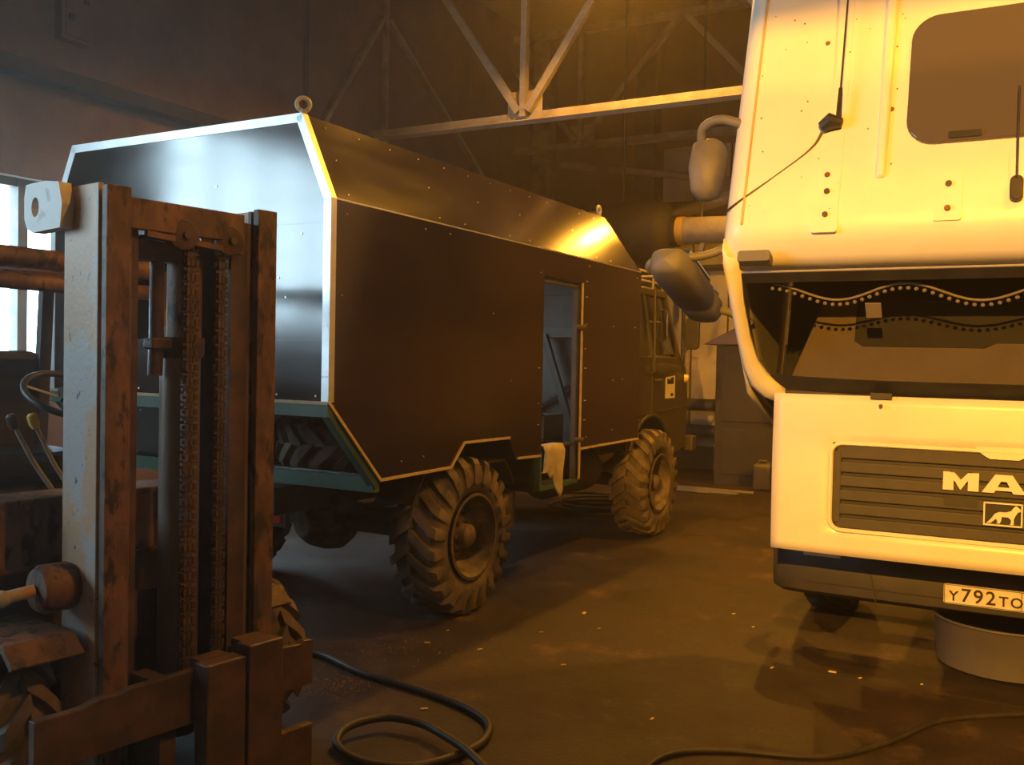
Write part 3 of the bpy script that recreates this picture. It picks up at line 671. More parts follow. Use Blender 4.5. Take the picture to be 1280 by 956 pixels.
MB().grid([[C(x, -.54*t/.83 + .018*abs(x)**3, t) for t in (.16, .4, .6, .80)] for x in [-1.14+i*.114*2 for i in range(11)]]).build('windscreen', 'wind', V)
# lower front wall of the cab behind the flap, rear wall, floor, lining
MB().grid([[C(x, -.53, t) for t in (.84, 1.5)] for x in (-1.15, 1.15)]).build('cab_front_wall', 'blackpl', V, solid=.02)
MB().grid([[C(x, 2.13, t) for t in (.1, 1.5)] for x in (-1.19, 1.19)]).build('cab_rear_wall', 'white', V, solid=.02)
MB().grid([[C(x, s, 1.48) for s in (-.5, 2.1)] for x in (-1.19, 1.19)]).build('cab_floor', 'blackpl', V, solid=.03)
MB().grid([[C(x, -.53, t) for t in (.80, .90)] for x in (-1.05, 1.05)]).build('cowl', 'blackpl', V, solid=.03)
MB().prism([(-1.02, -.50), (1.02, -.50), (.87, -.035), (-.87, -.035)], lambda x, s, t: C(x, s, .78+t), 0, .03).build('dashboard', 'tan', V, bev=.006)
di = rrect(-.70, .70, -.275, -.045, .03)
di = [(-.66, -.278), (-.10, -.282), (-.05, -.256), (.66, -.256), (.69, -.235), (.70, -.045), (-.70, -.045), (-.70, -.25)]
MB().prism(di, lambda x, s, t: C(x, s, .772+t), 0, .02).build('dashboard_tray', 'blackpl', V)
MB().grid([[C(x, -.54*t/.83 - .006 + .018*abs(x)**3, t) for t in (.725, .80, .845)] for x in [-1.1+i*.11*2 for i in range(11)]]).build('cowl_strip', 'blackpl', V, solid=.008)
# bead fringe
mb = MB(); pts = []
for i in range(61):
    f = i/60; x = -1.02 + 2.04*f; dip = .035*(abs(math.sin(f*PI*3.5+.6)))
    t = .315 + .04*math.sin(f*PI*6.6-1.4) + .03*f; pts.append(C(x, -.54*t/.83 + .05, t))
MB().tube(pts, .006, 6).build('fringe_cord', 'pearl', V)
for k, p in enumerate(pts):
    mb.lathe([(0, -.010), (.008, -.006), (.010, 0), (.008, .006), (0, .010)], p + Vector((0, 0, -.022)), (0, 0, 1), 8)
mb.build('fringe_beads', 'pearl', V, kind='stuff')
MB().prism([(-.60, .36), (-.53, .36), (-.53, .43), (-.60, .43)], lambda x, t, h: C(x, -.54*t/.83+.03+h, t), 0, .004).build('windscreen_card', 'pearl', V)
# wipers
for x0, x1 in ((-.62, .35), (.30, 1.0)):
    p0 = C(x0, -.56, .835); p1 = C(x1, -.575, .80)
    MB().tube([p0, p0*.5+p1*.5+Vector((0, -.03, .035)), p1], .012, 8).build('wiper_arm', 'blackpl', V)
    MB().bar(C(x0-.28, -.565, .79), C(x0+.62, -.565, .775), .012, .022).build('wiper_blade', 'blackpl', V)
# roof details
def on_roof(mb, poly, h0, h1): return mb.prism(poly, lambda a, b, t: C(a, b, -t-(.009 if t > 0 else 0)), h0, h1)
on_roof(MB(), rrect(-.425, .425, .395, 1.045, .12, 7), .0, .022).build('roof_hatch', 'hatch', V, bev=.008, smooth=True, label='smoked rounded roof hatch')
on_roof(MB(), rrect(-.25, -.12, .405, .435, .008), .022, .034).build('hatch_handle', 'blackpl', V)
for x in (-.52, .52):
    on_roof(MB(), [(x-.022, .25), (x+.022, .25), (x+.03, 1.6), (x-.03, 1.6)], 0, .02).build('roof_rib', 'white', V, bev=.018, smooth=True)
for x in (-.745, -.24, .24, .745):
    on_roof(MB(), rrect(x-.055, x+.055, .03 if abs(x) < .5 else .0, .29 if abs(x) < .5 else 1.2, .012), 0, .003).build('bracket_pad', 'white', V)
    for s in (.085, .20):
        p = C(x, s, -.010); mb = MB(); mb.cyl(p, C(x, s, -.022), .013, 12); mb.build('visor_bolt', 'dark_steel' if abs(x) > .5 or s > .1 else 'rustspot', V)
for q in (-1, 1):
    MB().tube([C(q*x, s, t) for x, s, t in ((1.122, .06, -.009), (1.12, .5, -.010), (1.112, 1.2, -.010), (1.10, 2.1, -.010))], .006, 6).build('roof_seam', 'gutter', V)
for x in (-1.0, 1.0):
    MB().prism(rrect(x*1.06-.075, x*1.06+.075, -.115, -.06, .012), lambda a, b, t: C(a, b, .09-t), 0, .07).build('marker_lamp', 'mirror_pl', V, bev=.004)
rs = random.Random(5); mb = MB()
for i in range(26):
    x, s = rs.uniform(-1.1, -.45), rs.uniform(.1, 1.2); r = rs.uniform(.0022, .005)
    mb.cyl(C(x, s, .002), C(x, s, -.0125), r, 6)
for x, s, r in ((-.493, .591, .012), (-.75, .285, .014), (-.80, .98, .012)): mb.cyl(C(x, s, .002), C(x, s, -.0135), r, 8)
mb.build('rust_specks', 'rustspot', V, kind='stuff')
# antennas (magnet/bracket mounted: lift away)
a = thing('antenna', 'whip antenna with black mount and cable running to the lorry roof edge', 'antenna', (0, 0, 0))
a.parent = None
def vw(p): return Matrix.Translation(OM) @ Matrix.Rotation(-YM, 4, 'Z') @ Vector(p)
MB().tube([vw(C(-.79, .52, -.03)), vw(C(-.75, .54, -.045)), vw(C(-.70, .53, -.035))], [.028, .04, .022], 10).build('mount', 'blackpl', a)
MB().tube([vw(C(-.715, .535, -.05)), vw(C(-.715, .70, -.055))], [.013, .009], 10).build('whip_base', 'blackpl', a)
MB().tube([vw(C(-.715, .70, -.055)), vw(C(-.71, 1.9, -.10))], .0045, 8).build('whip', 'blackpl', a)
MB().tube([vw(p) for p in spline([C(-.79, .50, -.02), C(-.84, .42, -.008), C(-1.0, .29, -.006), C(-1.14, .185, -.006), C(-1.215, .15, .03)], 6)], .006, 6).build('cable', 'blackpl', a)
a = thing('antenna', 'stubby whip antenna with oval black foot below the roof hatch of the lorry', 'antenna')
MB().prism(rrect(-.025, .025, -.055, .055, .024), lambda x, s, t: vw(C(.02+x, .15+s, -t)), .0, .05).build('mount', 'blackpl', a, bev=.006)
MB().tube([vw(C(.02, .19, -.055)), vw(C(.018, .60, -.08))], .005, 8).build('whip', 'blackpl', a)
# mirrors of the tipped cab
def sq(f, a): c = f(a); return math.copysign(abs(c)**.55, c)
for q in (-1, 1):
    prof = [(-.05, .06), (-.02, .10), (.10, .125), (.44, .12), (.47, .095), (.50, .115), (.64, .11), (.70, .07), (.72, .04)]
    g = []
    for i_, (t, w) in enumerate([(-.065, .02)] + prof + [(.725, .03)]):
        e_ = 0.02 if i_ in (0, len(prof)+1) else 1.0
        ring = [C(q*(1.46 + e_*(w*.72+.015)*sq(math.cos, 2*PI*k/16)), -.12 + e_*(.035+w*.30)*sq(math.sin, 2*PI*k/16), t) for k in range(17)]
        g.append(ring)
    sh = MB().grid(g).build('mirror_shell', 'mirror_pl', V, smooth='all', label='grey main mirror housing')
    MB().prism(rrect(q*1.46-.09, q*1.46+.09, .03, .43, .04), lambda a, b, t: C(a, -.052+t, b), 0, .012).build('mirror_glass', 'mirrorg', sh)
    MB().prism(rrect(q*1.46-.08, q*1.46+.08, .51, .64, .04), lambda a, b, t: C(a, -.052+t, b), 0, .012).build('mirror_glass', 'mirrorg', sh)
    MB().tube(spline([C(q*1.2, .0, .10), C(q*1.32, -.06, .07), C(q*1.52, -.09, .02), C(q*1.58, -.12, .06), C(q*1.52, -.13, .14)], 5), .02, 10).build('mirror_arm', 'mirror_pl', V, smooth='all')
    MB().tube([C(q*1.2, -.2, .66), C(q*1.32, -.14, .64), C(q*1.42, -.12, .62)], .022, 10).build('mirror_arm', 'mirror_pl', V, smooth='all')
    # kerb mirror above the door
    g = []
    for s, w in ((.298, .001), (.30, .03), (.33, .075), (.45, .10), (.58, .09), (.62, .04), (.625, .001)):
        g.append([C(q*(1.38 + w*.9*sq(math.cos, 2*PI*k/12)), s, .18 + w*sq(math.sin, 2*PI*k/12)) for k in range(13)])
    MB().grid(g).build('kerb_mirror', 'mirror_pl', V, smooth='all')
    MB().tube(spline([C(q*1.18, .62, .05), C(q*1.30, .66, .04), C(q*1.40, .64, .08), C(q*1.41, .56, .15)], 5), [.024]*16, 10).build('mirror_arm', 'mirror_pl', V, smooth='all')
# open front flap (hangs upright)
FW = 1.08; F0, F1 = .645, 1.455
GX, G0, G1 = .775, .782, 1.205
notch = [(-.112, G1+.004), (-.075, G1-.025), (.075, G1-.025), (.112, G1+.004)]
gl = rrect(-GX, GX, G0, G1, .05)
# flap skin: border strips round the grille opening, crowned
def flap_y(x, z): return .035*(abs(x)/FW)**3 + .015*((z-1.05)/.4)**2
def skin(x0, x1, z0, z1, nx=10, nz=4): return [[(x0+(x1-x0)*i/nx, flap_y(x0+(x1-x0)*i/nx, z0+(z1-z0)*j/nz)-.02, z0+(z1-z0)*j/nz) for i in range(nx+1)] for j in range(nz+1)]
xs = [-FW + (FW-GX)*i/5 for i in range(5)] + [-GX + 2*GX*i/16 for i in range(17)] + [GX + (FW-GX)*(i+1)/5 for i in range(5)]
zs = [F0 + (G0-.004-F0)*i/3 for i in range(3)] + [G0-.004 + (G1-G0+.016)*i/6 for i in range(7)] + [G1+.012 + (F1-G1-.012)*(i+1)/5 for i in range(5)]
mb = MB().add([(x, flap_y(x, z)-.02, z) for z in zs for x in xs],
              [(j*len(xs)+i, j*len(xs)+i+1, (j+1)*len(xs)+i+1, (j+1)*len(xs)+i) for j in range(len(zs)-1) for i in range(len(xs)-1) if not (5 <= i < 21 and 3 <= j < 9)])
mb.build('front_flap', 'white', V, smooth='all', solid=.03, label='white front flap with grille opening')
MB().prism([(x, z) for x, z in rrect(-GX-.012, GX+.012, G0-.012, G1+.02, .055)], lambda x, z, t: (x, .0+t, z), 0.0, .04).build('grille_back', 'blackpl', V)
lip = rrect(-GX-.006, GX+.006, G0-.006, G1+.010, .055)
MB().tube([(x, -.026, z) for x, z in lip], .011, 6, closed=True).build('grille_lip', 'white', V)
# white tongue above the badge
MB().prism([(-.125, G1+.03), (-.112, G1+.008), (-.085, G1-.012), (-.06, G1-.026), (.06, G1-.026), (.085, G1-.012), (.112, G1+.008), (.125, G1+.03)], lambda x, z, t: (x, -.034+t, z), 0, .03).build('flap_tongue', 'white', V)
ns = 6; sh = (G1-G0)/ns
for i in range(ns):
    z0 = G0 + i*sh + (.004 if i else .004); z1 = G0 + (i+1)*sh - .012
    if i == ns-1: z1 = G1 - .002
    r_ = .02
    poly = [(-GX+.03, z0), (GX-.03, z0), (GX-.02, z0+.01), (GX-.02, z1-.01), (GX-.03, z1), (-GX+.03, z1), (-GX+.02, z1-.01), (-GX+.02, z0+.01)]
    MB().prism(poly, lambda x, z, t: (x, -.012+t, z), -.008, .03).build('grille_slat', 'grille', V, bev=.006)
for q in (-1, 1):
    MB().box((q*(GX-.022)-.022, -.022, G0+.03), (q*(GX-.022)+.022, .01, G1-.03)).build('grille_side', 'grille', V, bev=.006)
MB().prism(rrect(-.255, -.105, .945, .985, .008), lambda x, z, t: (x, -.026+t, z), 0, .006).build('latch_slot', 'blackpl', V)
# badge letters M A N
def ltr(poly, nm='badge_letter'): return MB().prism(poly, lambda x, z, t: (x, -.045+t, z), 0, .026)
LZ0, LZ1 = 1.022, 1.108
def quadstrip(mb, polys):
    for p in polys: mb.prism(p, lambda x, z, t: (x, -.045+t, z), 0, .026)
    return mb
h = LZ1-LZ0
xm = -.259; wm = .154
quadstrip(MB(), [[(xm, LZ0), (xm+.046, LZ0), (xm+.046, LZ1), (xm, LZ1)], [(xm+wm-.046, LZ0), (xm+wm, LZ0), (xm+wm, LZ1), (xm+wm-.046, LZ1)],
                 [(xm+.030, LZ1), (xm+.046, LZ1), (xm+wm/2, LZ1-.036), (xm+wm/2, LZ0+.002), (xm+.046, LZ0+.050), (xm+.046, LZ1-.01)],
                 [(xm+wm-.030, LZ1), (xm+wm-.046, LZ1), (xm+wm/2, LZ1-.036), (xm+wm/2, LZ0+.002), (xm+wm-.046, LZ0+.050), (xm+wm-.046, LZ1-.01)]]).build('badge_letter', 'chrome', V, label='chrome letter M')
quadstrip(MB(), [[(-.092, LZ0), (-.040, LZ0), (-.012, LZ0+.055), (0, LZ0+.055), (0, LZ1), (-.036, LZ1)], [(.092, LZ0), (.040, LZ0), (.012, LZ0+.055), (0, LZ0+.055), (0, LZ1), (.036, LZ1)],
                 [(-.034, LZ0+.012), (.034, LZ0+.012), (.026, LZ0+.028), (-.026, LZ0+.028)]]).build('badge_letter', 'chrome', V, label='chrome letter A')
xm = .105
quadstrip(MB(), [[(xm, LZ0), (xm+.046, LZ0), (xm+.046, LZ1), (xm, LZ1)], [(xm+wm-.046, LZ0), (xm+wm, LZ0), (xm+wm, LZ1), (xm+wm-.046, LZ1)],
                 [(xm+.02, LZ1), (xm+.062, LZ1), (xm+wm-.02, LZ0), (xm+wm-.062, LZ0)]]).build('badge_letter', 'chrome', V, label='chrome letter N')
# lion badge
bx0, bx1, bz0, bz1 = -.082, .082, .868, .978
for a, b in (((bx0, bz0), (bx1, bz0+.007)), ((bx0, bz1-.007), (bx1, bz1)), ((bx0, bz0), (bx0+.007, bz1)), ((bx1-.007, bz0), (bx1, bz1))):
    MB().box((a[0], -.044, a[1]), (b[0], -.02, b[1])).build('badge_frame', 'chrome', V)
MB().box((bx0, -.034, bz0), (bx1, -.02, bz1)).build('badge_back', 'ink', V)
lion = [(-.07, .006), (-.05, .008), (-.028, .030), (-.02, .014), (-.028, .008), (-.012, .008), (-.006, .022), (-.004, .040), (.022, .040), (.034, .030), (.034, .012), (.028, .006), (.046, .006),
        (.046, .032), (.052, .048), (.062, .066), (.072, .070), (.074, .078), (.066, .086), (.054, .096), (.044, .086), (.034, .070), (.012, .062), (-.016, .062), (-.034, .052), (-.044, .036), (-.054, .022)]
MB().prism([(x, bz0+.004+z) for x, z in lion], lambda x, z, t: (x, -.040+t, z), 0, .008).build('badge_lion', 'chrome', V, label='chrome walking lion emblem')
MB().box((-.60, -.035, F1-.012), (-.50, .01, F1+.018)).build('flap_latch', 'blackpl', V)
MB().cyl((-.55, -.03, F1-.045), (-.55, -.045, F1-.045), .009, 10).build('flap_screw', 'rustspot', V)
for q in (-1, 1):
    MB().cyl((q*.95, .03, 1.0), (q*.95, .62, 1.38), .012, 8).build('gas_strut', 'dark_steel', V)
# bumper on the chassis, lamp, plate
bp = [(-1.18, .80), (-1.18, .60), (-1.12, .53), (-.98, .50), (-.5, .485), (0, .48), (.5, .485), (.98, .50), (1.12, .53), (1.18, .60), (1.18, .80), (1.05, .80), (1.05, .62), (-1.05, .62), (-1.05, .80)]
zprof = [(.315, .05), (.34, .012), (.40, 0), (.52, .0), (.60, .02), (.66, .05)]
g = [[(x*(1-.0), y + off, z) for z, off in zprof] for x, y in bp[:11]]
MB().grid(g).build('bumper', 'bumper', V, smooth=True, solid=.03)
MB().grid([[(x, y-.022, z) for z in (.385, .39)] for x, y in bp[3:8]]).build('bumper_crease', 'blackpl', V, solid=.004)
MB().bar((-.61, .468, .32), (-.64, .468, .47), .006, .008).build('bumper_seam', 'blackpl', V)
MB().bar((-.64, .468, .47), (-.70, .475, .50), .006, .008).build('bumper_seam', 'blackpl', V)
MB().box((-1.0, .47, .535), (-.80, .49, .575)).build('marker_lamp', 'sticker', V, bev=.004)
MB().box((.80, .47, .535), (1.0, .49, .575)).build('marker_lamp', 'sticker', V, bev=.004)
pl = MB().prism(rrect(-.272, .248, .366, .470, .01), lambda x, z, t: (x, .452+t, z), 0, .012).build('number_plate', 'plate', V)
for z in (.370, .466): MB().box((-.268, .450, z-.0015), (.244, .4525, z+.0015)).build('plate_border', 'ink', pl)
for x in (-.268, .092, .244): MB().box((x-.0015, .450, .370), (x+.0015, .4525, .466)).build('plate_border', 'ink', pl)
def text_mesh(txt, size, x, y, z, name, m, parent, sx=1.0, bold=.0):
    cu = bpy.data.curves.new(name, 'FONT'); cu.body = txt; cu.size = size; cu.extrude = .0008; cu.offset = bold
    to = bpy.data.objects.new('t', cu); COL.objects.link(to)
    me = bpy.data.meshes.new_from_object(to.evaluated_get(bpy.context.evaluated_depsgraph_get()))
    bpy.data.objects.remove(to); me.materials.clear(); me.materials.append(M[m])
    o = bpy.data.objects.new(name, me); COL.objects.link(o); o.parent = parent
    o.location = (x, y, z); o.rotation_euler = (PI/2, 0, 0); o.scale = (sx, 1, 1); return o
x = -.246
for ch, sz, dz, adv in (('Y', .072, 0, .056), ('7', .098, 0, .058), ('9', .098, 0, .058), ('2', .098, 0, .062), ('T', .072, 0, .052), ('O', .072, 0, .05)):
    text_mesh(ch, sz, x, .451, .385, 'plate_character', 'ink', pl, sx=1.0, bold=.0012); x += adv
# chassis, engine, wheels
for q in (-1, 1): MB().box((q*.42-.05, .62, .55), (q*.42+.05, 4.6, .8)).build('chassis_rail', 'dark_steel', V, bev=.01)
MB().box((-.45, .72, .5), (.45, 1.9, 1.15)).build('engine', 'dark_steel', V, bev=.04)
MB().box((-.95, .66, .45), (.95, .72, 1.15)).build('radiator', 'blackpl', V)
MB().cyl((-1.0, 1.55, .48), (1.0, 1.55, .48), .07, 12).build('front_axle', 'dark_steel', V)
for q in (-1, 1):
    wheel(V, (q*1.0, 1.55, .48), .48, .29, q, n=20, rim=.28, m='rubber_dark')
    wheel(V, (q*.98, 4.2, .48), .48, .32, q, n=20, rim=.28, m='rubber_dark')
    MB().box((q*1.0-.17, .95, .62), (q*1.0+.17, 2.2, 1.1)).build('mudguard', 'blackpl', V, bev=.06) if False else None
# grey tub under the bumper
t = thing('basin', 'round grey open basin on the floor under the lorry bumper', 'basin', (2.70, 5.14, 0))
MB().lathe([(0, .004), (.33, .004), (.345, .015), (.36, .25), (.37, .262), (.362, .268), (.350, .26), (.335, .02), (0, .018)], (0, 0, 0), (0, 0, 1), 56).build('basin_wall', 'tub', t, smooth=True)
MB().tube([(.366*math.cos(2*PI*i/56), .366*math.sin(2*PI*i/56), .262) for i in range(56)], .008, 8, closed=True).build('basin_rim', 'tub', t, smooth='all')

# ================================================================== FORKLIFT
K = thing('forklift', 'old rusty forklift with worn mast standing beside the plywood box truck', 'forklift', OK, RK)
ZM = 2.155
for s in (-1, 1):
    # outer channel: web outside, two flanges
    X = lambda a, b: (min(s*a, s*b), max(s*a, s*b))
    x0, x1 = X(.333, .352); MB().box((x0, .045, .12), (x1, .262, ZM+.01)).build('mast_web', 'worn', K, bev=.003, label='worn grey and orange mast side')
    x0, x1 = X(.265, .336); MB().box((x0, .045, .12), (x1, .062, ZM-.005)).build('mast_flange', 'rust', K)
    MB().box((x0, .245, .12), (x1, .262, ZM-.005)).build('mast_flange', 'rust', K)
    x0, x1 = X(.262, .350); MB().box((x0, -.005, .12), (x1, .028, ZM)).build('front_rail', 'rust', K, bev=.003)
    x0, x1 = X(.285, .325); MB().box((x0, .028, .12), (x1, .045, ZM-.02)).build('rail_spacer', 'dark_steel', K)
    # inner mast channel
    x0, x1 = X(.238, .252); MB().box((x0, .03, .14), (x1, .235, 2.10)).build('inner_mast_web', 'rod', K)
    x0, x1 = X(.165, .24) if s > 0 else X(.215, .24); MB().box((x0, .03, .14), (x1, .046, 2.10)).build('inner_mast_flange', 'grease', K)
    MB().box((x0, .218, .14), (x1, .235, 2.10)).build('inner_mast_flange', 'grease', K)
    # front wheel, fender plate
MB().box((-.262, -.002, 2.02), (.20, .03, 2.125)).build('mast_head_beam', 'rust', K, bev=.004)
MB().box((-.17, .1, 1.93), (.17, .16, 2.0)).build('mast_cross_beam', 'grease', K)
MB().bar((-.2, .01, 2.01), (.2, .01, 1.985), .02, .02).build('mast_cross_bar', 'rust', K)
MB().box((-.262, .235, .55), (.262, .262, .72)).build('mast_cross_beam', 'grease', K)
MB().box((-.262, .2, 1.30), (.262, .23, 1.30+.001)).build('mast_cross_bar', 'grease', K) if False else None
# pulleys
for x in (-.055, .14):
    MB().lathe([(0, -.03), (.03, -.03), (.052, -.028), (.056, -.02), (.042, -.012), (.042, .012), (.056, .02), (.052, .028), (0, .03)], (x, .02, 2.02), (.3, 1, 0), 28).build('chain_pulley', 'grease', K, smooth=True)
    MB().cyl((x, -.02, 2.02), (x, .09, 2.02), .014, 10).build('pulley_pin', 'dark_steel', K)
# lift cylinder
MB().cyl((.02, .13, .2), (.02, .13, 1.66), .072, 28).build('cylinder_barrel', 'rod', K, smooth=True)
MB().lathe([(.0, 1.66), (.085, 1.66), (.085, 1.60), (.078, 1.585), (.0, 1.585)], (.02, .13, 0), (0, 0, 1), 28).build('cylinder_collar', 'grease', K, smooth=True)
MB().cyl((.035, .13, 1.66), (.035, .13, 1.95), .062, 24).build('cylinder_rod', 'rust', K, smooth=True)
MB().tube([(-.085, .12, 1.94), (-.085, .12, 1.66), (-.09, .12, 1.52)], .026, 12).build('chain_anchor', 'grease', K, smooth=True)
MB().box((-.125, .08, 1.615), (-.04, .14, 1.655)).build('anchor_clamp', 'grease', K, bev=.006)
# chains
def chain(x, y, z0, z1, w):
    m = MB(); p = .027; n = int((z1-z0)/p)
    for i in range(n):
        z = z0 + i*p
        ww = w if i % 2 == 0 else w*.66
        for j in range(3):
            xx = x - ww/2 + ww*(j+.5)/3
            dy = .016 if i % 2 == 0 else .007
            m.box((xx-ww*.13, y-dy, z-.002), (xx+ww*.13, y+dy, z+p*.8))
        m.cyl((x-w*.58, y, z+p*.43), (x+w*.58, y, z+p*.43), .007, 6)
    return m.build('lift_chain', 'grease', K)
chain(-.005, .035, .30, 2.06, .055); chain(.125, .035, .30, 2.06, .045)
# top lug plate with hole, tilt trunnion
c0 = (.37, 2.10)
out = [(.19, 2.02), (.40, 2.012), (.445, 2.04), (.45, 2.17), (.43, 2.185), (.24, 2.185), (.19, 2.165)]
hole = [(c0[0] + .026*math.cos(-2*PI*i/14), c0[1] + .034*math.sin(-2*PI*i/14)) for i in range(15)]
m_ = MB(); ringo = []
for i in range(15):
    a = -2*PI*i/14; d = (math.cos(a), math.sin(a)); best = 9
    for (p, q) in zip(out, out[1:]+out[:1]):
        ex, ez = q[0]-p[0], q[1]-p[1]; den = d[0]*ez - d[1]*ex
        if abs(den) < 1e-9: continue
        tt = ((p[0]-c0[0])*ez - (p[1]-c0[1])*ex)/den; uu = ((p[0]-c0[0])*d[1] - (p[1]-c0[1])*d[0])/den
        if tt > 0 and -1e-6 <= uu <= 1+1e-6: best = min(best, tt)
    ringo.append((c0[0]+d[0]*best, c0[1]+d[1]*best))
m_.grid([[(-.40, *p) for p in hole], [(-.40, *p) for p in ringo], [(-.355, *p) for p in ringo], [(-.355, *p) for p in hole], [(-.40, *p) for p in hole]])
m_.build('lug_plate', 'palesteel', K, label='pale steel lug plate with round hole')
MB().lathe([(0, 0), (.075, 0), (.082, .015), (.082, .10), (.07, .12), (.04, .125), (0, .125)], (-.352, .20, .80), (-1, 0, 0), 28).build('trunnion', 'rust', K, smooth=True)
MB().cyl((-.477, .20, .80), (-.56, .22, .79), .022, 12).build('trunnion_pin', 'worn', K, smooth=True)
MB().lathe([(0, -.03), (.022, -.022), (.03, 0), (.022, .022), (0, .03)], (-.575, .22, .787), (1, 0, 0), 16).build('pin_knuckle', 'worn', K, smooth=True)
MB().cyl((-.58, .22, .785), (-.6, .9, .80), .03, 12).build('tilt_cylinder', 'dark_steel', K, smooth=True)
# carriage
MB().prism([(-.668, .345), (.402, .345), (.402, .515), (.36, .52), (.34, .51), (.0, .53), (-.35, .525), (-.40, .515), (-.46, .52), (-.52, .505), (-.668, .505)], lambda x, z, t: (x, -.185+t, z), 0, .035).build('carriage_bar', 'grease', K, bev=.003)
MB().box((-.63, -.185, .03), (.405, -.15, .185)).build('carriage_bar', 'grease', K, bev=.003)
MB().box((.21, -.19, .183), (.405, -.15, .192)).build('carriage_edge', 'rust', K)
for x0, x1, zt in ((-.125, .032, .555), (.045, .195, .585)):
    MB().box((x0, -.262, .02), (x1, -.187, zt)).build('fork_shank', 'grease', K, bev=.006)
    MB().prism([(-.262, .02), (-1.25, .02), (-1.28, .03), (-1.0, .045), (-.262, .07)], lambda y, z, t: (t, y, z), x0+.01, x1-.01).build('fork_blade', 'grease', K, bev=.004)
    MB().box((x0+.02, -.19, zt-.04), (x1-.02, -.13, zt)).build('shank_hook', 'grease', K)
for s in (-1, 1):
    MB().box((s*.2-.03, -.15, .1), (s*.2+.03, .03, .5)).build('carriage_bracket', 'grease', K)
# body
MB().box((-.52, .42, .83), (.50, .47, 1.06)).build('front_cowl', 'rust', K, bev=.01)
MB().box((-.52, .415, 1.05), (.50, .62, 1.075)).build('cowl_top', 'rust', K, bev=.006)
MB().prism([(.30, .83), (.50, .83), (.49, 1.02), (.44, 1.10), (.36, 1.12), (.30, 1.10)], lambda x, z, t: (x, .40+t, z), 0, .2).build('cowl_corner', 'rust', K, bev=.01)
MB().bar((-.5, .41, .83), (.5, .41, .83), .02, .014).build('cowl_edge', 'rust', K)
MB().box((-.5, .47, .28), (.5, .53, .83)).build('body_plate', 'grease', K)
MB().box((-.55, .5, .25), (.55, 2.1, .62)).build('chassis', 'grease', K, bev=.02)
MB().box((-.5, 1.25, .62), (.5, 2.1, 1.02)).build('engine_hood', 'grease', K, bev=.05)
MB().box((-.55, 2.0, .25), (.55, 2.5, 1.08)).build('counterweight', 'grease', K, bev=.08)
MB().box((-.3, 1.2, 1.02), (.3, 1.7, 1.15)).build('seat', 'blackpl', K, bev=.04)
MB().box((-.3, 1.68, 1.1), (.3, 1.8, 1.6)).build('seat_back', 'blackpl', K, bev=.04)
for s in (-1, 1):
    MB().prism([(.05, .60), (.12, .66), (.75, .66), (.8, .62), (.8, .60), (.74, .635), (.13, .635), (.07, .585)], lambda y, z, t: (s*.36 + s*t, y, z), .02, .26 if s < 0 else .14).build('fender', 'rust', K, bev=.004)
    e = wheel(K, (s*.53, .42, .335), .335, .22, s, n=16, rim=.17)
    wheel(K, (s*.47, 1.95, .25), .25, .18, s, n=14, rim=.12)
# controls
MB().tube([(.02+.17*math.cos(2*PI*i/28), .92+.16*math.sin(2*PI*i/28), 1.42 + .085*math.sin(2*PI*i/28)) for i in range(28)], .014, 8, closed=True).build('steering_wheel', 'blackpl', K, smooth='all')
for i in range(3):
    a = 2*PI*i/3+.5; MB().bar((.02, .92, 1.40), (.02+.165*math.cos(a), .92+.155*math.sin(a), 1.415+.08*math.sin(a)), .028, .008).build('steering_spoke', 'palesteel', K)
MB().cyl((.02, .93, 1.41), (.02, .62, 1.02), .025, 12).build('steering_column', 'dark_steel', K)
MB().cyl((.02, .90, 1.405), (.02, .925, 1.445), .04, 16).build('steering_hub', 'blackpl', K)
for (xa, za, xb, zb_, r, km) in ((-.02, .98, -.17, 1.29, .010, 'grease'), (.05, .98, -.085, 1.29, .009, 'yellow')):
    MB().tube(spline([(xa, .90, za), (xa*.45+xb*.55, .95, (za+zb_)/2), (xb, .98, zb_)], 5), r, 8).build('lever', 'steel_paint', K)
    MB().lathe([(0, 0), (.014, 0), (.022, .02), (.022, .055), (.012, .065), (0, .065)], (xb, .98, zb_-.01), (-.25, .1, 1), 14).build('lever_knob', km, K, smooth=True)
MB().tube([(.09, .8, 1.0), (.05, .82, 1.07), (.03, .82, 1.12)], .012, 8).build('pedal_lever', 'palesteel', K)
# overhead guard
for z, r in ((1.985, .042), (1.885, .034)):
    MB().tube([(-.75, 1.0, z-.01), (-.2, 1.0, z-.0), (.48, 1.0, z-.01)], r, 12).build('guard_bar', 'rust', K, smooth='all')
for x in (-.72, .48):
    MB().bar((x, 1.0, 1.97), (x+.03*(1 if x > 0 else -1), .62, .65), .06, .05).build('guard_post', 'dark_steel', K)
    MB().bar((x, 2.0, 1.97), (x, 2.1, .7), .06, .05).build('guard_post', 'dark_steel', K)
    MB().bar((x, 1.0, 1.97), (x, 2.0, 1.97), .05, .05).build('guard_bar', 'rust', K)
for y in (1.25, 1.5, 1.75, 2.0): MB().bar((-.72, y, 1.99), (.48, y, 1.99), .03, .03).build('guard_bar', 'rust', K)

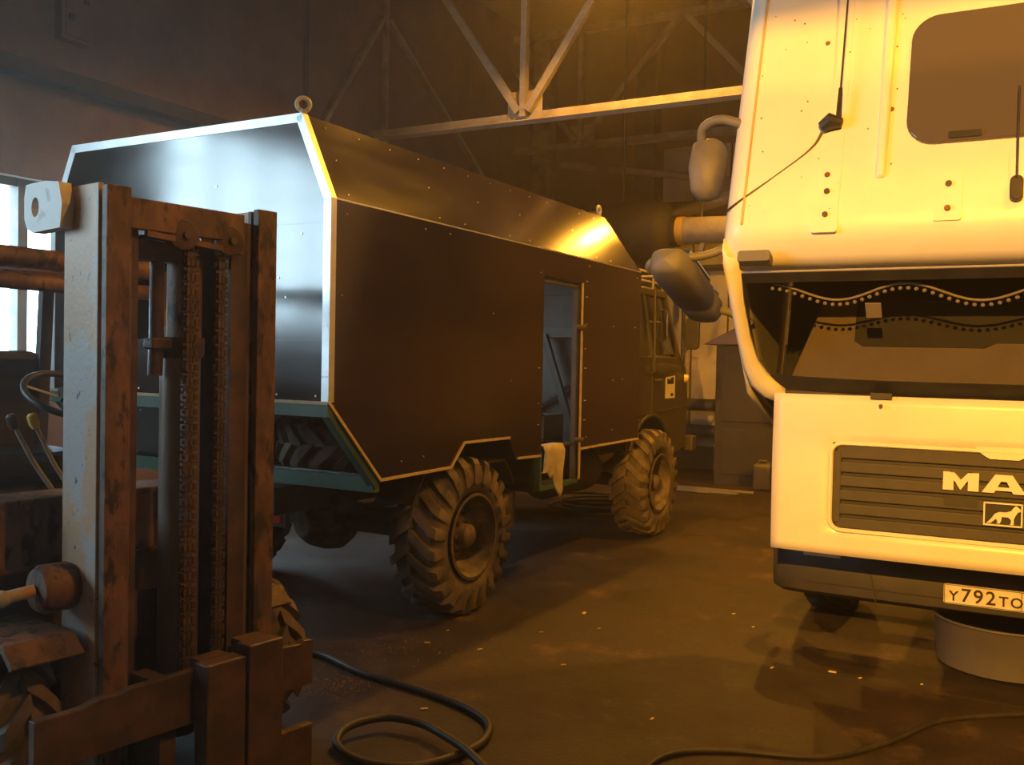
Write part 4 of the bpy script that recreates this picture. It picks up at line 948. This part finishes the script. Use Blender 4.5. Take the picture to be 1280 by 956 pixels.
# ================================================================== FLOOR THINGS
o = MB().tube(spline([(-1.25, 5.1, .018), (-.998, 5.05, .018), (-.74, 4.78, .018), (-.45, 4.56, .018), (-.22, 4.36, .018), (-.085, 4.16, .018), (-.08, 3.98, .018), (-.16, 3.82, .018), (-.35, 3.68, .018),
                      (-.55, 3.70, .02), (-.68, 3.84, .03), (-.66, 3.98, .05), (-.52, 4.08, .055), (-.36, 4.02, .055), (-.24, 3.88, .055), (-.14, 3.74, .05), (.0, 3.5, .03), (.2, 3.3, .018), (.5, 3.2, .018)], 8), .0175, 10).build('hose', 'rubber_dark', smooth='all')
tag(o, 'black rubber hose looping on the floor in front of the forklift', 'hose')
o = MB().tube(spline([(2.8, 4.45, .01), (2.4, 4.39, .01), (1.98, 4.29, .01), (1.62, 4.02, .01), (1.3, 3.86, .01), (.95, 3.9, .01), (.7, 3.87, .01), (.55, 3.7, .01), (.5, 3.4, .01)], 8), .012, 8).build('cable', 'rubber_dark', smooth='all')
tag(o, 'thin black cable curving on the floor before the lorry bumper', 'cable')
pts = []
for i in range(70):
    a = i*.32; r = .55 + .09*math.sin(i*.21); pts.append((.95+.9*r*math.cos(a)+.1*math.sin(i*.05), 10.35+.75*r*math.sin(a), .02+.0015*i))
o = MB().tube(spline(pts, 3), .016, 6).build('hose', 'rubber_dark', smooth='all'); tag(o, 'coiled black hose on the floor between the off-road wheels of the box truck', 'hose')
r3 = random.Random(2)
for i in range(6):
    p = hall(-.3+i*.05, 6.35+i*.075, .0145); d = Vector((.86+r3.uniform(-.01, .01), -.5+r3.uniform(-.01, .01), 0)).normalized(); L_ = r3.uniform(.9, 1.3)
    o = MB().cyl(p, p+d*L_, .014, 8).build('steel_bar', 'rods'); tag(o, 'bare steel bar lying on the floor beyond the front wheel of the box truck', 'steel bar', 'steel bars lying on the floor')
c = thing('canister', 'small grey canister on the floor by the dark cabinet', 'canister', hall(1.075, 7.1, 0), -YG)
MB().box((-.11, -.09, 0), (.11, .09, .34)).build('canister_body', 'canister', c, bev=.03)
MB().tube([(-.06, 0, .33), (-.05, 0, .38), (.04, 0, .38), (.05, 0, .33)], .012, 8).build('handle', 'canister', c)
MB().cyl((.07, 0, .33), (.08, 0, .37), .022, 12).build('cap', 'dark_steel', c)
c = thing('forge_hood', 'dark steel cabinet with a sloping hood standing before the far wall', 'cabinet', hall(.95, 7.75, 0), -YG)
MB().box((-.6, -.4, 0), (.9, .5, 1.85)).build('cabinet_body', 'near_black', c, bev=.01)
MB().prism([(-.75, 1.86), (1.05, 1.86), (.6, 2.3), (.1, 2.3)], lambda x, z, t: (x, t, z), -.5, .5).build('hood', 'grease', c, bev=.01)
MB().cyl((.35, 0, 2.3), (.35, 0, 4.2), .14, 20).build('flue', 'near_black', c, smooth=True)
MB().box((-.5, -.415, .15), (.8, -.402, .75)).build('cabinet_door', 'near_black', c, bev=.004)
MB().box((-.5, -.415, .85), (.8, -.402, 1.75)).build('cabinet_door', 'near_black', c, bev=.004)
# chips scattered on the floor
chips = [(.486, 6.04, .05, 1.2), (-.372, 4.33, .035, .2), (.658, 4.26, .03, 1.0), (-.148, 5.24, .03, .5), (1.705, 4.97, .04, -.5), (1.817, 4.88, .02, .3), (1.403, 5.02, .025, .8), (.2, 5.6, .025, .3), (-.45, 5.35, .03, 0),
         (-.35, 5.6, .02, .9), (1.45, 6.1, .025, .3), (1.5, 5.8, .022, .7), (-1.45, 5.4, .03, .2), (-1.3, 5.55, .025, 1.2), (-1.4, 5.7, .02, .4), (-1.28, 5.3, .03, 1.5), (.3, 5.0, .03, .1), (.55, 5.7, .02, .1), (2.1, 4.8, .015, .1)]
for x, y, L_, a in chips:
    o = MB().box((-L_/2, -L_*.2, .0), (L_/2, L_*.2, .006)).build('wood_chip', 'chip', bev=.002); o.location = (x, y, .001); o.rotation_euler = (0, 0, a)
    lab = ('small pale wood chip on the floor in front of the grey basin' if x > 1.2 and y < 5.3 else 'small pale wood chip on the floor close to the forklift and the spare tyre bay' if x < -1.2 else
           'small pale wood chip on the floor beside the black hose loop' if y < 4.6 and x < .2 else 'small pale wood chip on the open floor between the two trucks')
    tag(o, lab, 'wood chip', lab.replace('small pale wood chip', 'wood chips'))

# sawdust and swarf lying in patches
rs = random.Random(11)
for lab, cx, cy, rx, ry, n in (('pale sawdust patch on the floor beside the black hose', -.80, 4.62, .26, .2, 240), ('pale sawdust streak on the floor before the rear off-road wheel', -.42, 5.15, .5, .3, 150),
                               ('bright swarf scattered on the floor behind the forklift', -1.42, 5.55, .3, .25, 60)):
    mb = MB()
    for i in range(n):
        x = cx + rs.gauss(0, rx*.5); y = cy + rs.gauss(0, ry*.5); a = rs.uniform(0, PI); l = rs.uniform(.002, .008); w = l*rs.uniform(.25, .8)
        dx, dy = math.cos(a), math.sin(a)
        mb.add([(x+dx*l-dy*w, y+dy*l+dx*w, .003), (x-dx*l-dy*w, y-dy*l+dx*w, .002), (x-dx*l+dy*w, y-dy*l-dx*w, .002), (x+dx*l+dy*w, y+dy*l-dx*w, .003), (x, y, .0065)], [(0, 1, 4), (1, 2, 4), (2, 3, 4), (3, 0, 4), (3, 2, 1, 0)])
    o = mb.build('sawdust', 'dust', kind='stuff'); tag(o, lab, 'sawdust')
